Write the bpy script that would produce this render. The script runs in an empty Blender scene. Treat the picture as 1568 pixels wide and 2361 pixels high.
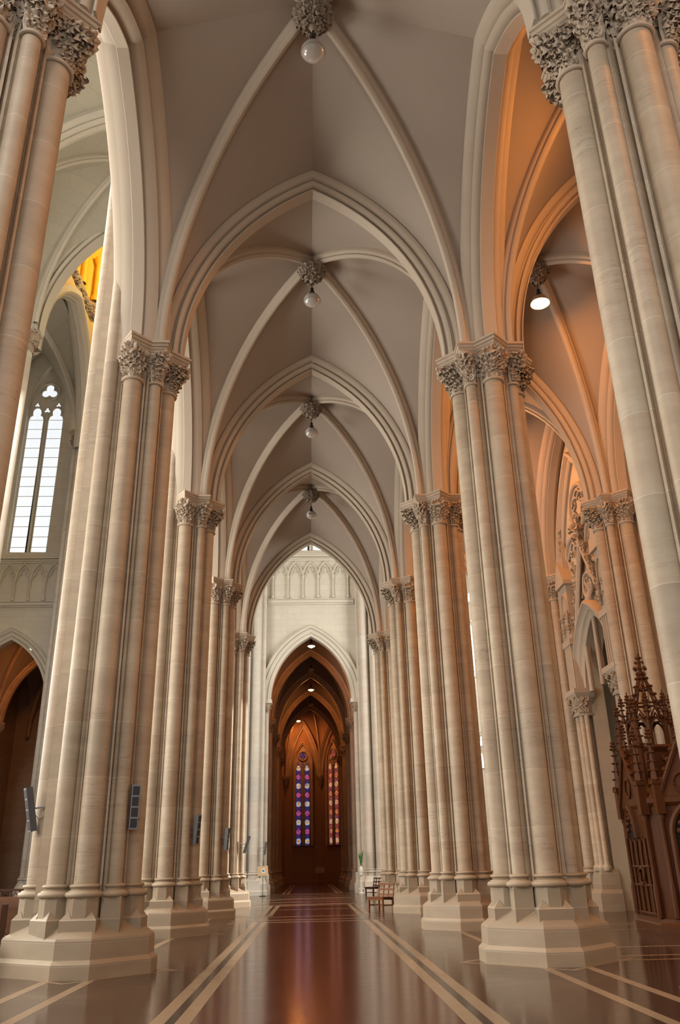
import bpy, math, random
from mathutils import Vector, Matrix
random.seed(7)
PI = math.pi
SC = bpy.context.scene
COL = SC.collection

# ------------------------------------------------------------------ layout (metres)
XL, XR = -3.636, 3.942          # pier rows on both sides of the aisle
XC = (XL + XR) / 2
BAY, Y1 = 7.847, 15.286         # bay length, first full pier
def PY(k): return Y1 + (k - 1) * BAY
ZA = 11.808                     # top of the abacus
ZAP = 16.60                     # soffit apex of the aisle arches
ZB = 17.70                      # rib soffit at the keystones
YT = 54.9                       # transept east wall
XN = -9.95                      # nave axis
XNN = 2 * XN - XL               # far nave row
XOW = 9.63                      # responds of the outer aisle wall
XW = 9.93                       # outer aisle wall face
ZN = 29.6                       # nave capitals

K = ZA - 11.415
def Zs(z): return 1.5 + (z - 1.5)*1.04
ZAR = 16.50                     # soffit apex of the arcade arches

# ------------------------------------------------------------------ mesh builder
class MB:
    def __init__(self): self.v = []; self.f = []; self.m = []; self.slot = 0
    def add(self, vs, fs, mi=None):
        o = len(self.v); self.v += [tuple(p) for p in vs]
        mi = self.slot if mi is None else mi
        for f in fs: self.f.append([i + o for i in f]); self.m.append(mi)
        return self
    def box(self, x0, x1, y0, y1, z0, z1, mi=None):
        vs = [(x, y, z) for z in (z0, z1) for y in (y0, y1) for x in (x0, x1)]
        return self.add(vs, [(0,2,3,1),(4,5,7,6),(0,1,5,4),(2,6,7,3),(0,4,6,2),(1,3,7,5)], mi)
    def rbox(self, c, size, rz=0, mi=None, M=None):
        h = [s / 2 for s in size]
        vs = [Vector((x, y, z)) for z in (-h[2], h[2]) for y in (-h[1], h[1]) for x in (-h[0], h[0])]
        R = M if M is not None else Matrix.Rotation(rz, 3, 'Z')
        vs = [R @ p + Vector(c) for p in vs]
        return self.add(vs, [(0,2,3,1),(4,5,7,6),(0,1,5,4),(2,6,7,3),(0,4,6,2),(1,3,7,5)], mi)
    def loft(self, rings, closed=True, cap0=False, cap1=False, mi=None):
        n = len(rings[0]); vs = [p for r in rings for p in r]; fs = []
        for i in range(len(rings) - 1):
            for j in range(n if closed else n - 1):
                k = (j + 1) % n
                fs.append((i*n + j, i*n + k, (i+1)*n + k, (i+1)*n + j))
        if cap0: fs.append(tuple(reversed(range(n))))
        if cap1: fs.append(tuple((len(rings)-1)*n + j for j in range(n)))
        return self.add(vs, fs, mi)
    def prism(self, pts, z0, z1, mi=None):
        return self.loft([[(x, y, z0) for x, y in pts], [(x, y, z1) for x, y in pts]], True, True, True, mi)
    def lathe(self, prof, c=(0,0,0), n=24, mi=None, caps=False):
        rings = [[(c[0] + r*math.cos(2*PI*j/n), c[1] + r*math.sin(2*PI*j/n), c[2] + z) for j in range(n)] for r, z in prof]
        return self.loft(rings, True, caps, caps, mi)
    def tube(self, pts, r, n=8, mi=None):
        pts = [Vector(p) for p in pts]; rings = []
        for i, p in enumerate(pts):
            d = (pts[min(i+1, len(pts)-1)] - pts[max(i-1, 0)]).normalized()
            a = d.cross(Vector((0, 0, 1)))
            if a.length < 1e-3: a = Vector((1, 0, 0))
            a.normalize(); b = d.cross(a)
            rr = r[i] if isinstance(r, (list, tuple)) else r
            rings.append([p + a*rr*math.cos(2*PI*j/n) + b*rr*math.sin(2*PI*j/n) for j in range(n)])
        return self.loft(rings, True, True, True, mi)
    def ball(self, c, r, sx=1, sy=1, sz=1, nu=7, nv=5, mi=None, M=None):
        rings = []
        for i in range(nv + 1):
            a = -PI/2 + PI*i/nv
            ring = []
            for j in range(nu):
                b = 2*PI*j/nu
                p = Vector((r*sx*max(.02, math.cos(a))*math.cos(b), r*sy*max(.02, math.cos(a))*math.sin(b), r*sz*math.sin(a)))
                if M is not None: p = M @ p
                ring.append(p + Vector(c))
            rings.append(ring)
        return self.loft(rings, True, True, True, mi)
    def xf(self, M):
        self.v = [tuple(M @ Vector(p)) for p in self.v]; return self
    def merge(self, o, M=None):
        vs = o.v if M is None else [tuple(M @ Vector(p)) for p in o.v]
        k = len(self.v); self.v += vs
        for f, m in zip(o.f, o.m): self.f.append([i + k for i in f]); self.m.append(m)
        return self
    def build(self, name, mats, parent=None, loc=None, smooth=35):
        me = bpy.data.meshes.new(name); me.from_pydata(self.v, [], self.f)
        if not isinstance(mats, (list, tuple)): mats = [mats]
        for m in mats: me.materials.append(m)
        me.polygons.foreach_set('material_index', self.m)
        if smooth:
            me.polygons.foreach_set('use_smooth', [True]*len(me.polygons))
            me.set_sharp_from_angle(angle=math.radians(smooth))
        me.update()
        return link(name, me, parent, loc)
def link(name, me, parent=None, loc=None):
    o = bpy.data.objects.new(name, me); COL.objects.link(o)
    if parent is not None: o.parent = parent
    if loc is not None: o.location = loc
    return o
def thing(name, label, cat, loc=(0,0,0), rz=0, group=None):
    o = bpy.data.objects.new(name, None); COL.objects.link(o); o.empty_display_size = .2
    o.location = loc; o.rotation_euler = (0, 0, rz)
    return tag(o, label, cat, group)
def tag(o, label, cat, group=None):
    o['label'] = label; o['category'] = cat
    if group: o['group'] = group
    return o
def struct(o): o['kind'] = 'structure'; return o
def dup(root, loc, rz=None, label=None, group=None, skip=()):
    r = root.copy(); COL.objects.link(r); r.location = loc
    if rz is not None: r.rotation_euler = (0, 0, rz)
    if label: r['label'] = label
    if group: r['group'] = group
    for ch in list(root.children):
        if ch.name.split('.')[0] in skip: continue
        c = ch.copy(); COL.objects.link(c); c.parent = r
        for g in list(ch.children):
            d = g.copy(); COL.objects.link(d); d.parent = c
    return r

# ------------------------------------------------------------------ materials
class NT:
    def __init__(self, name):
        self.mat = bpy.data.materials.new(name); self.mat.use_nodes = True
        self.t = self.mat.node_tree; self.b = self.t.nodes['Principled BSDF']
    def n(self, kind, **kw):
        nd = self.t.nodes.new(kind)
        for k, v in kw.items():
            if k in nd.inputs.keys(): nd.inputs[k].default_value = v
            else: setattr(nd, k, v)
        return nd
    def l(self, a, b): self.t.links.new(a, b)
    def math(self, op, a, b=None):
        nd = self.t.nodes.new('ShaderNodeMath'); nd.operation = op
        for i, x in enumerate((a, b)):
            if x is None: continue
            if isinstance(x, (int, float)): nd.inputs[i].default_value = x
            else: self.l(x, nd.inputs[i])
        return nd.outputs[0]
    def mix(self, fac, a, b, mode='MIX'):
        nd = self.t.nodes.new('ShaderNodeMix'); nd.data_type = 'RGBA'; nd.blend_type = mode
        for i, x in ((0, fac), (6, a), (7, b)):
            if isinstance(x, (int, float)): nd.inputs[i].default_value = x
            elif isinstance(x, (tuple, list)): nd.inputs[i].default_value = (*x[:3], 1)
            else: self.l(x, nd.inputs[i])
        return nd.outputs[2]
    def ramp(self, x, stops):
        nd = self.t.nodes.new('ShaderNodeValToRGB'); e = nd.color_ramp.elements
        while len(e) < len(stops): e.new(.5)
        for el, (p, c) in zip(e, stops): el.position = p; el.color = (*c, 1) if len(c) == 3 else c
        self.l(x, nd.inputs[0]); return nd.outputs[0]
    def noise(self, vec, scale, detail=4, rough=.55):
        nd = self.n('ShaderNodeTexNoise', Scale=scale, Detail=detail, Roughness=rough)
        self.l(vec, nd.inputs['Vector']); return nd.outputs['Fac']
    def mapping(self, vec, scale=(1,1,1), loc=(0,0,0)):
        nd = self.n('ShaderNodeMapping'); nd.inputs['Scale'].default_value = scale; nd.inputs['Location'].default_value = loc
        self.l(vec, nd.inputs['Vector']); return nd.outputs[0]
    def bump(self, h, strength=.2, dist=.02):
        nd = self.n('ShaderNodeBump', Strength=strength, Distance=dist); self.l(h, nd.inputs['Height'])
        self.l(nd.outputs[0], self.b.inputs['Normal'])
    def pos(self): return self.n('ShaderNodeNewGeometry').outputs['Position']
    def xyz(self, v):
        nd = self.n('ShaderNodeSeparateXYZ'); self.l(v, nd.inputs[0]); return nd.outputs

def mat_plain(name, c, rough=.6, metal=0, var=.12, scale=12):
    t = NT(name); p = t.pos()
    f = t.noise(p, scale)
    col = t.mix(f, [x*(1-var) for x in c], [min(1, x*(1+var)) for x in c])
    t.l(col, t.b.inputs['Base Color']); t.b.inputs['Roughness'].default_value = rough; t.b.inputs['Metallic'].default_value = metal
    return t.mat
def mat_stone(name, c1, c2, vein, joint, course=.93, rough=.55, veins=1.0):
    t = NT(name); p = t.pos(); z = t.xyz(p)[2]
    drum = t.math('FLOOR', t.math('DIVIDE', t.math('ADD', z, .75), course))
    shift = t.n('ShaderNodeCombineXYZ'); t.l(t.math('MULTIPLY', drum, 3.7), shift.inputs[0])
    add = t.n('ShaderNodeVectorMath', operation='ADD'); t.l(p, add.inputs[0]); t.l(shift.outputs[0], add.inputs[1])
    pv = add.outputs[0]
    a = t.noise(t.mapping(pv, (.7, .7, 2.2)), 1.6, 5, .6)
    col = t.mix(t.ramp(a, [(.32, (0,0,0)), (.68, (1,1,1))]), c1, c2)
    # every drum a little different
    wn = t.n('ShaderNodeTexWhiteNoise', noise_dimensions='1D'); t.l(drum, wn.inputs['W'])
    tone = t.math('ADD', t.math('MULTIPLY', wn.outputs['Value'], .16), .92)
    tc = t.n('ShaderNodeCombineXYZ'); [t.l(tone, tc.inputs[i]) for i in range(3)]
    col = t.mix(1.0, col, tc.outputs[0], 'MULTIPLY')
    blush = t.ramp(t.noise(t.mapping(pv, (.45, .45, .35)), 1.3, 3), [(.40, (0,0,0)), (.66, (1,1,1))])
    col = t.mix(t.math('MULTIPLY', blush, .35), col, [c1[0]*.92, c1[1]*.76, c1[2]*.70])
    # veins: thin tilted streaks in patches
    w = t.noise(t.mapping(pv, (.55, .55, 7.0)), 1.5, 4, .6)
    streak = t.ramp(w, [(.488, (0,0,0)), (.5, (1,1,1)), (.512, (0,0,0))])
    patch = t.ramp(t.noise(t.mapping(pv, (.5, .5, .8)), 1.1, 2), [(.47, (0,0,0)), (.62, (1,1,1))])
    st = t.math('MULTIPLY', t.math('MULTIPLY', streak, patch), .75 * veins)
    col = t.mix(st, col, vein)
    fr = t.math('FRACT', t.math('DIVIDE', t.math('ADD', z, .75), course))
    jl = t.math('LESS_THAN', fr, .011 / course)
    col = t.mix(t.math('MULTIPLY', jl, .32), col, joint)
    t.l(col, t.b.inputs['Base Color']); t.b.inputs['Roughness'].default_value = rough
    fine = t.noise(p, 60, 3)
    t.bump(fine, .08, .01)
    return t.mat
def mat_ashlar(name, c1, c2, joint, bw=.9, bh=.42, axis='x'):
    t = NT(name); p = t.pos(); s = t.xyz(p)
    cv = t.n('ShaderNodeCombineXYZ'); t.l(s[0 if axis == 'x' else 1], cv.inputs[0]); t.l(s[2], cv.inputs[1])
    br = t.n('ShaderNodeTexBrick'); t.l(cv.outputs[0], br.inputs['Vector'])
    br.inputs['Color1'].default_value = (*c1, 1); br.inputs['Color2'].default_value = (*c2, 1); br.inputs['Mortar'].default_value = (*joint, 1)
    br.inputs['Scale'].default_value = 1; br.inputs['Mortar Size'].default_value = .008; br.inputs['Brick Width'].default_value = bw; br.inputs['Row Height'].default_value = bh
    n = t.noise(p, 2.5, 4)
    col = t.mix(t.math('MULTIPLY', n, .35), br.outputs['Color'], [x*.72 for x in c1])
    t.l(col, t.b.inputs['Base Color']); t.b.inputs['Roughness'].default_value = .7
    return t.mat
def mat_emit(name, c, s):
    t = NT(name); t.b.inputs['Base Color'].default_value = (*c, 1)
    t.b.inputs['Emission Color'].default_value = (*c, 1); t.b.inputs['Emission Strength'].default_value = s
    return t.mat
def mat_floor(name, c1, c2, rough):
    t = NT(name); p = t.pos()
    a = t.noise(p, 1.2, 3); g = t.noise(p, 90, 2, .7)
    col = t.mix(a, c1, c2)
    col = t.mix(t.math('MULTIPLY', g, .3), col, [x*.55 for x in c1])
    t.l(col, t.b.inputs['Base Color'])
    r = t.math('ADD', t.math('MULTIPLY', t.noise(p, 3.5, 3), .10), rough)
    t.l(r, t.b.inputs['Roughness']); t.b.inputs['IOR'].default_value = 1.4
    t.b.inputs['Specular IOR Level'].default_value = .4
    # faint waviness of the polish, a slab at a time
    t.bump(t.noise(t.mapping(p, (.6, .6, .6)), 1.5, 2), .05, .02)
    return t.mat
def mat_wood(name, c1, c2, rough=.35, spec=.5):
    t = NT(name); p = t.pos()
    a = t.noise(t.mapping(p, (14, 14, 1.2)), 2.2, 5, .6)
    t.l(t.mix(a, c1, c2), t.b.inputs['Base Color']); t.b.inputs['Roughness'].default_value = rough; t.b.inputs['Specular IOR Level'].default_value = spec
    t.bump(a, .1, .01); return t.mat

M = {}
STONE1, STONE2 = (.45, .365, .26), (.36, .28, .195)
M['pier'] = mat_stone('pier_stone', STONE1, STONE2, (.20, .15, .12), (.68, .60, .50))
M['base'] = mat_stone('base_stone', (.37, .295, .205), (.32, .25, .17), (.33, .26, .2), (.62, .55, .45), course=.31, veins=.3)
M['carved'] = mat_plain('carved_stone', (.44, .35, .26), .75, 0, .18, 6)
M['boss'] = mat_plain('keystone_shaded_stone', (.27, .215, .16), .8, 0, .2, 9)  # carved stone darkened in colour for the shade between the leaves
M['arch'] = mat_plain('arch_stone', (.45, .375, .29), .7, 0, .06, 1.5)
M['web'] = mat_plain('vault_plaster', (.345, .285, .232), .85, 0, .06, .6)
M['navearch'] = mat_plain('nave_arch_stone', (.62, .58, .49), .7, 0, .06, 1.5)
M['naveweb'] = mat_ashlar('nave_vault_stone', (.54, .51, .41), (.50, .48, .39), (.42, .39, .31), 1.4, .5, 'x')
M['ashlar_x'] = mat_ashlar('transept_ashlar', (.66, .62, .53), (.62, .58, .49), (.52, .47, .39), .95, .42, 'x')
M['ashlar_y'] = mat_ashlar('outer_wall_ashlar', (.60, .51, .38), (.56, .47, .35), (.50, .42, .31), 1.1, .5, 'y')
M['choir'] = mat_stone('choir_stone', (.44, .34, .25), (.38, .29, .21), (.2, .14, .1), (.42, .33, .25))
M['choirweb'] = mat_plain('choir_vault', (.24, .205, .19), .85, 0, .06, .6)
M['red'] = mat_floor('red_granite', (.090, .030, .020), (.060, .020, .014), .10)
M['brown'] = mat_floor('brown_granite', (.070, .039, .026), (.050, .028, .019), .09)
M['strip'] = mat_floor('pale_granite', (.31, .22, .14), (.26, .18, .11), .2)
M['dark'] = mat_floor('grey_granite', (.040, .034, .030), (.030, .026, .024), .14)
M['oak'] = mat_wood('carved_oak', (.13, .044, .011), (.05, .016, .005), .5, .2)
M['bench'] = mat_wood('bench_wood', (.26, .095, .034), (.15, .05, .02), .45, .2)
M['darkbench'] = mat_wood('dark_bench_wood', (.08, .03, .016), (.04, .016, .01), .45, .2)
M['black'] = mat_plain('black_metal', (.02, .02, .022), .4, .5)
M['void'] = mat_plain('shade_black', (.008, .007, .007), .9)  # near-black colour standing in for shade inside openings and niches
M['grey'] = mat_plain('grey_paint', (.26, .26, .28), .45, .1)
M['darkgrey'] = mat_plain('dark_grey_paint', (.07, .07, .075), .45, .1)
M['grille'] = mat_plain('speaker_grille', (.05, .052, .06), .6, .4, .3, 200)
M['leaf'] = mat_plain('plant_leaf', (.08, .22, .05), .5, 0, .3, 8)
M['white'] = mat_plain('white_paint', (.75, .73, .68), .5)
M['board'] = mat_plain('tan_board', (.62, .42, .22), .6, 0, .06)
M['blue'] = mat_plain('blue_print', (.12, .2, .42), .6)
M['gold'] = mat_plain('gold_plaster', (.85, .52, .06), .45, 0, .2, 1.2)
M['goldlow'] = mat_plain('yellow_plaster', (.70, .52, .26), .7, 0, .08, 1)
M['iron'] = mat_plain('wrought_iron', (.012, .014, .016), .5, .6)
M['glass_white'] = mat_emit('daylit_glass', (.86, .93, 1.0), 1.6)
M['pew'] = mat_wood('pew_wood', (.17, .08, .04), (.10, .045, .022))
M['bulb_dim'] = mat_emit('dim_lit_globe', (1.0, .33, .08), 800)
M['bulb'] = mat_emit('lit_globe', (1.0, .345, .06), 1150)
M['lampdome'] = mat_plain('lamp_reflector', (.35, .26, .2), .35)
def mat_lampglass():
    t = NT('prismatic_glass'); b = t.b
    b.inputs['Base Color'].default_value = (.50, .46, .42, 1); b.inputs['Roughness'].default_value = .12
    b.inputs['Transmission Weight'].default_value = .35; b.inputs['IOR'].default_value = 1.45
    return t.mat
M['lampglass'] = mat_lampglass()
def mat_stained(name, warm):
    t = NT(name); p = t.pos(); s = t.xyz(p)
    oc = t.n('ShaderNodeTexCoord').outputs['Object']; ob = t.xyz(oc)
    vo = t.n('ShaderNodeTexVoronoi', feature='F1', Scale=9.0); t.l(p, vo.inputs['Vector'])
    sep = t.n('ShaderNodeSeparateColor'); t.l(vo.outputs['Color'], sep.inputs[0]); rnd = sep.outputs[0]
    if warm:
        ring = [(0, (.85,.35,.10)), (.4, (.95,.75,.45)), (.7, (.75,.12,.08)), (1, (.9,.85,.75))]
        heart = [(0, (.95,.55,.12)), (.5, (.85,.15,.08)), (1, (1,.8,.4))]
        ground = [(0, (.25,.02,.02)), (.4, (.55,.08,.05)), (.7, (.08,.06,.2)), (1, (.7,.2,.06))]
        alt = [(0, (.75,.10,.06)), (.5, (.9,.35,.1)), (1, (.4,.05,.1))]
    else:
        ring = [(0, (.35,.6,.95)), (.4, (.8,.9,1)), (.7, (.15,.3,.8)), (1, (.95,.95,.9))]
        heart = [(0, (1,.62,.1)), (.5, (.85,.2,.1)), (1, (1,.85,.4))]
        ground = [(0, (.01,.02,.14)), (.4, (.03,.05,.3)), (.7, (.12,.02,.12)), (1, (.02,.03,.2))]
        alt = [(0, (.6,.05,.2)), (.4, (.5,.15,.5)), (.7, (.75,.1,.2)), (1, (.25,.08,.4))]
    ax = t.math('SUBTRACT', t.math('ABSOLUTE', ob[0]), .47)
    zz = t.math('DIVIDE', ob[2], .92); fz = t.math('SUBTRACT', t.math('FRACT', zz), .5); par = t.math('LESS_THAN', t.math('FRACT', t.math('MULTIPLY', t.math('FLOOR', zz), .5)), .25)
    fz = t.math('MULTIPLY', fz, .92)
    rr = t.math('SQRT', t.math('ADD', t.math('MULTIPLY', ax, ax), t.math('MULTIPLY', fz, fz)))
    dia = t.math('ADD', t.math('ABSOLUTE', ax), t.math('ABSOLUTE', fz))
    col = t.ramp(rnd, ground)
    round_col = t.mix(t.math('LESS_THAN', rr, .15), t.ramp(rnd, ring), t.ramp(rnd, heart))
    a1 = t.mix(t.math('LESS_THAN', rr, .30), col, round_col)
    a2 = t.mix(t.math('LESS_THAN', dia, .34), col, t.ramp(rnd, alt))
    col = t.mix(par, a2, a1)
    band = t.math('LESS_THAN', t.math('ABSOLUTE', t.math('SUBTRACT', rr, .30)), .018)
    col = t.mix(band, col, (0, 0, 0))
    ed = t.n('ShaderNodeTexVoronoi', feature='DISTANCE_TO_EDGE', Scale=9.0); t.l(p, ed.inputs['Vector'])
    col = t.mix(t.math('LESS_THAN', ed.outputs['Distance'], .05), col, (0, 0, 0))
    t.l(col, t.b.inputs['Base Color']); t.l(col, t.b.inputs['Emission Color']); t.b.inputs['Emission Strength'].default_value = 1.2
    return t.mat
M['stained'] = mat_stained('blue_red_stained_glass', False)
M['stained_warm'] = mat_stained('amber_red_stained_glass', True)

# ------------------------------------------------------------------ arches, ribs, vaults
class Arch:
    """pointed two-centred arch: soffit half span a, rise; r is the offset outward from the soffit"""
    def __init__(self, a, rise):
        self.a = a; self.R = (rise*rise + a*a) / (2*a); self.c = self.R - a
    def pt(self, t, r=0):
        R = self.R + r; am = math.acos(max(-1, min(1, self.c / R)))
        ang = (1 - abs(t)) * am
        u = R*math.cos(ang) - self.c
        return (-u if t < 0 else u), R*math.sin(ang)
def ts(n): return [-1 + i/n for i in range(2*n + 1)]
def sweep_arch(mb, arch, prof, O, U, S, n=22, stilt=0, half=0, mi=None, cap=False):
    """prof: list of (s, r). O springing centre, U in-plane axis, S across axis. half=+1/-1 for one leg."""
    O, U, S = Vector(O), Vector(U), Vector(S)
    tl = ts(n) if half == 0 else ([i/n for i in range(n+1)] if half > 0 else [-1 + i/n for i in range(n+1)])
    rings = []
    def ring(t, dz=0):
        out = []
        for s, r in prof:
            u, z = arch.pt(t if t != 0 else 1e-9 * (1 if half >= 0 else -1), r)
            out.append(O + U*u + S*s + Vector((0, 0, z + dz)))
        return out
    if stilt and tl[0] == -1: rings.append(ring(-1, -stilt))
    rings += [ring(t) for t in tl]
    if stilt and tl[-1] == 1: rings.append(ring(1, -stilt))
    mb.loft(rings, closed=False, cap0=cap, cap1=cap, mi=mi)
def sym(half):
    """mirror a half profile [(s,r)...] starting at s=0 side into a full profile"""
    return [(-s, r) for s, r in reversed(half)] + [(s, r) for s, r in half if s > 0 or True][0:]
def roll(s0, r0, s1, r1, bulge, n=5):
    """convex round between two points"""
    out = []
    dx, dy = s1 - s0, r1 - r0; L = math.hypot(dx, dy); nx, ny = dy/L, -dx/L
    for i in range(n + 1):
        k = i/n; b = bulge*math.sin(PI*k)
        out.append((s0 + dx*k + nx*b, r0 + dy*k + ny*b))
    return out
def order_profile(w, s1, r1, s2, r2, top, g=.045):
    """soffit half width w, first order out to (s1,r1), second to (s2,r2), deep undercut grooves between"""
    d, h = .075, .042        # depth and height of the slots
    p = [(0, 0), (w - .012, 0), (w, .012), (w - .004, .03), (w - d, .04), (w - d, .04 + h)]
    p += roll(w - .02, .04 + h, s1, r1 - .03, .026)
    p += [(s1 - d, r1), (s1 - d, r1 + h)]
    p += roll(s1 - .02, r1 + h, s2, r2 - .02, .03)
    p += [(s2 - d, r2), (s2 - d, top)]
    return [(-s, r) for s, r in reversed(p)][:-1] + p
PROF_T = order_profile(.16, .25, .21, .33, .44, .60)
PROF_A = order_profile(.13, .40, .20, .64, .46, .85)
PROF_B = order_profile(.15, .32, .19, .50, .44, .75)
def multi_profile(w, steps, ds, dr, top, g=.06):
    p = [(0, 0), (w, 0)]; s, r = w, 0
    for k in range(steps):
        p += [(s - g, r + .02), (s - g, r + .11)] + roll(s - .02, r + .11, s + ds, r + dr, .035); s += ds; r += dr
    p += [(s - g, r + .05), (s - g, top)]
    return [(-a, b) for a, b in reversed(p)][:-1] + p
PROF_BIG = multi_profile(.42, 5, .15, .24, 1.6, .2)
def rib_prof(w, d):
    h = [(0, 0)] + roll(.0, 0, w*.62, d*.18, .012, 3)[1:] + [(w*.62, d*.24), (w*.56, d*.30)] + roll(w*.6, d*.34, w, d*.62, .02, 4) + [(w, d)]
    return [(-s, r) for s, r in reversed(h)][:-1] + h
PROF_RIB = rib_prof(.145, .34)

def vault(name, label, cat, x0, x1, y0, y1, zs, zt, zl, zb, it, il, idg, st, sl, mats, prof=PROF_RIB, webr=(.42, .42, .26), n=18, boss=True, group=None, arcs=(True, True)):
    """quadripartite rib vault: zt/zl soffit apex of transverse / lateral arches, zb rib soffit at centre; it/il/idg insets; st/sl half thickness of arches"""
    cx, cy = (x0 + x1)/2, (y0 + y1)/2
    root = thing(name, label, cat, (cx, cy, zs), 0, group)
    AT = Arch((x1 - x0)/2 - it, zt - zs); AL = Arch((y1 - y0)/2 - il, zl - zs)
    dl = math.hypot(x1 - x0, y1 - y0)/2; AD = Arch(dl - idg, zb - zs)
    nU = 5
    def cell(curveA, curveB):
        mb = MB()
        for sgn in (-1, 1):
            rings = []
            for i in range(n + 1):
                k = i/n
                A = curveA(sgn, k); B = curveB(sgn, k)
                rings.append([A.lerp(B, j/nU) for j in range(nU + 1)])
            mb.loft(rings, closed=False)
        return mb
    def diag(sx, sy, k):
        u, z = AD.pt(max(1 - k, 1e-9), webr[2]); u = max(u, 0)
        d = Vector(((x1 - x0)/2*sx, (y1 - y0)/2*sy, 0)).normalized()
        p = d*u; p.z = z; return p
    for sy in (-1, 1):
        def cA(sg, k, sy=sy):
            u, z = AT.pt(max(1 - k, 1e-9), webr[0]); return Vector((sg*max(u, 0), sy*((y1 - y0)/2 - st), z))
        cell(cA, lambda sg, k, sy=sy: diag(sg, sy, k)).build('vault_cell', mats[0], root, smooth=50)
    for sx in (-1, 1):
        def cA(sg, k, sx=sx):
            u, z = AL.pt(max(1 - k, 1e-9), webr[1]); return Vector((sx*((x1 - x0)/2 - sl), sg*max(u, 0), z))
        cell(cA, lambda sg, k, sx=sx: diag(sx, sg, k)).build('vault_cell', mats[0], root, smooth=50)
    for sx in (-1, 1):
        for sy in (-1, 1):
            d = Vector(((x1 - x0)/2*sx, (y1 - y0)/2*sy, 0)).normalized(); s = Vector((-d.y, d.x, 0))
            mb = MB(); sweep_arch(mb, AD, prof, (0, 0, 0), d, s, n=20, half=1)
            mb.build('rib', mats[1], root)
    if boss:
        b = link('keystone', BOSS, root, (0, 0, zb - zs - .16))
    return root

# carved foliage -----------------------------------------------------
def cluster(mb, c, n_out, r, rnd):
    """curled five-lobed leaf: petals arching out of a bud and drooping at their tips"""
    n_out = Vector(n_out).normalized(); a = n_out.cross(Vector((0, 0, 1)))
    if a.length < .01: a = Vector((1, 0, 0))
    a.normalize(); b = n_out.cross(a); c = Vector(c)
    k = rnd.choice((5, 5, 6)); ph = rnd.random()*6
    mb.ball(c + n_out*r*.30, r*.24, nu=6, nv=4)
    for i in range(k):
        w = ph + 2*PI*i/k + rnd.uniform(-.2, .2); q = rnd.uniform(.8, 1.2)
        d = a*math.cos(w) + b*math.sin(w); s = n_out.cross(d).normalized(); rings = []
        for u in range(6):
            t = u/5
            p = c + d*(r*q*(.12 + .95*math.sin(t*1.75))) + n_out*r*q*(.62*math.sin(t*2.7) - .55*t*t)
            ww = r*q*.50*math.sin(PI*(.16 + .80*t))*(1.12 if u in (2, 4) else .92)
            rings.append([p + s*ww*v + n_out*r*(.20*abs(v)**1.5 - .10*(1 if v == 0 else 0)) for v in (-1, -.5, 0, .5, 1)])
        mb.loft(rings, closed=False)
def leaf_strip(mb, base, out, h, w, curl, lobes=3, nu=7):
    """upright acanthus leaf rising from base, curling outward at its tip"""
    base, out = Vector(base), Vector(out).normalized(); side = Vector((-out.y, out.x, 0))
    rings = []
    for i in range(nu + 1):
        k = i/nu
        z = h*(math.sin(k*2.2)/math.sin(min(2.2, PI/2)) if k < .75 else math.sin(k*2.2))
        o = curl*k**2.2
        ww = w*(.45 + .55*math.sin(PI*min(1, k*.9 + .12)))*(1 + .28*abs(math.sin(k*PI*lobes)))
        if k > .93: ww *= .35
        row = []
        for j in range(5):
            q = (j - 2)/2
            row.append(base + out*(o + .022*(1 - abs(q)) + .012*(1 if j in (1, 3) else 0)) + side*ww*q*.5 + Vector((0, 0, z)))
        rings.append(row)
    mb.loft(rings, closed=False)
def make_boss():
    rnd = random.Random(3); mb = MB()
    mb.lathe([(.22, .50), (.22, .20), (.17, .02), (.16, -.02), (.20, -.06), (.17, -.12), (.11, -.30), (.06, -.42), (.02, -.45)], n=20)
    for tier, (R, z, m, r) in enumerate(((.34, -.03, 11, .10), (.27, -.16, 9, .10), (.16, -.30, 7, .08))):
        for i in range(m):
            w = 2*PI*(i + .5*tier)/m
            cluster(mb, (R*math.cos(w), R*math.sin(w), z), (math.cos(w), math.sin(w), -.5), r, rnd)
    me = mb.build('keystone_mesh', M['boss']); d = me.data; bpy.data.objects.remove(me); return d
BOSS = make_boss()

# ------------------------------------------------------------------ clustered piers
RT, RD = 1.09, 1.02             # abacus tips (cardinal) and corners (diagonal)
LARGE = [(.59*math.cos(a), .59*math.sin(a), .19) for a in (0, PI/2, PI, -PI/2)]
SMALL = [(.62*math.cos(a), .62*math.sin(a), .115) for a in (PI/4, 3*PI/4, -3*PI/4, -PI/4)]
def sq_r(th, R, rot):
    a = (th - rot) % (PI/2)
    return R*math.cos(PI/4)/math.cos(a - PI/4)
def star_r(th, s=1.0, rt=RT, rd=RD):
    return s*max(sq_r(th, rt, 0), sq_r(th, rd, PI/4))
STAR_T = []
def star_angles(lo=0, hi=2*PI, closed=True):
    """angles with the exact tips, corners and re-entrant points"""
    ap_t, ap_d = RT*math.cos(PI/4), RD*math.cos(PI/4)
    base = []
    for q in range(8):
        base.append(q*PI/4)
    # crossing of both squares between a tip (0) and corner (45 deg)
    a0, a1 = 0, PI/4
    f = lambda th: sq_r(th, RT, 0) - sq_r(th, RD, PI/4)
    l, h = a0 + 1e-4, a1 - 1e-4
    for _ in range(60):
        m = (l + h)/2
        if f(l)*f(m) <= 0: h = m
        else: l = m
    x = (l + h)/2
    for q in range(4):
        base += [q*PI/2 + x, q*PI/2 + PI/2 - x]
    return sorted(base)
ANG = star_angles()
def shaft_r(th, core=.50, grow=0, large=LARGE, small=SMALL):
    r = core + grow*.6
    d = (math.cos(th), math.sin(th))
    for cx, cy, rr in large + small:
        rr += grow
        b = d[0]*cx + d[1]*cy; q = b*b - (cx*cx + cy*cy - rr*rr)
        if q > 0: r = max(r, b + math.sqrt(q))
    return r
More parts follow.
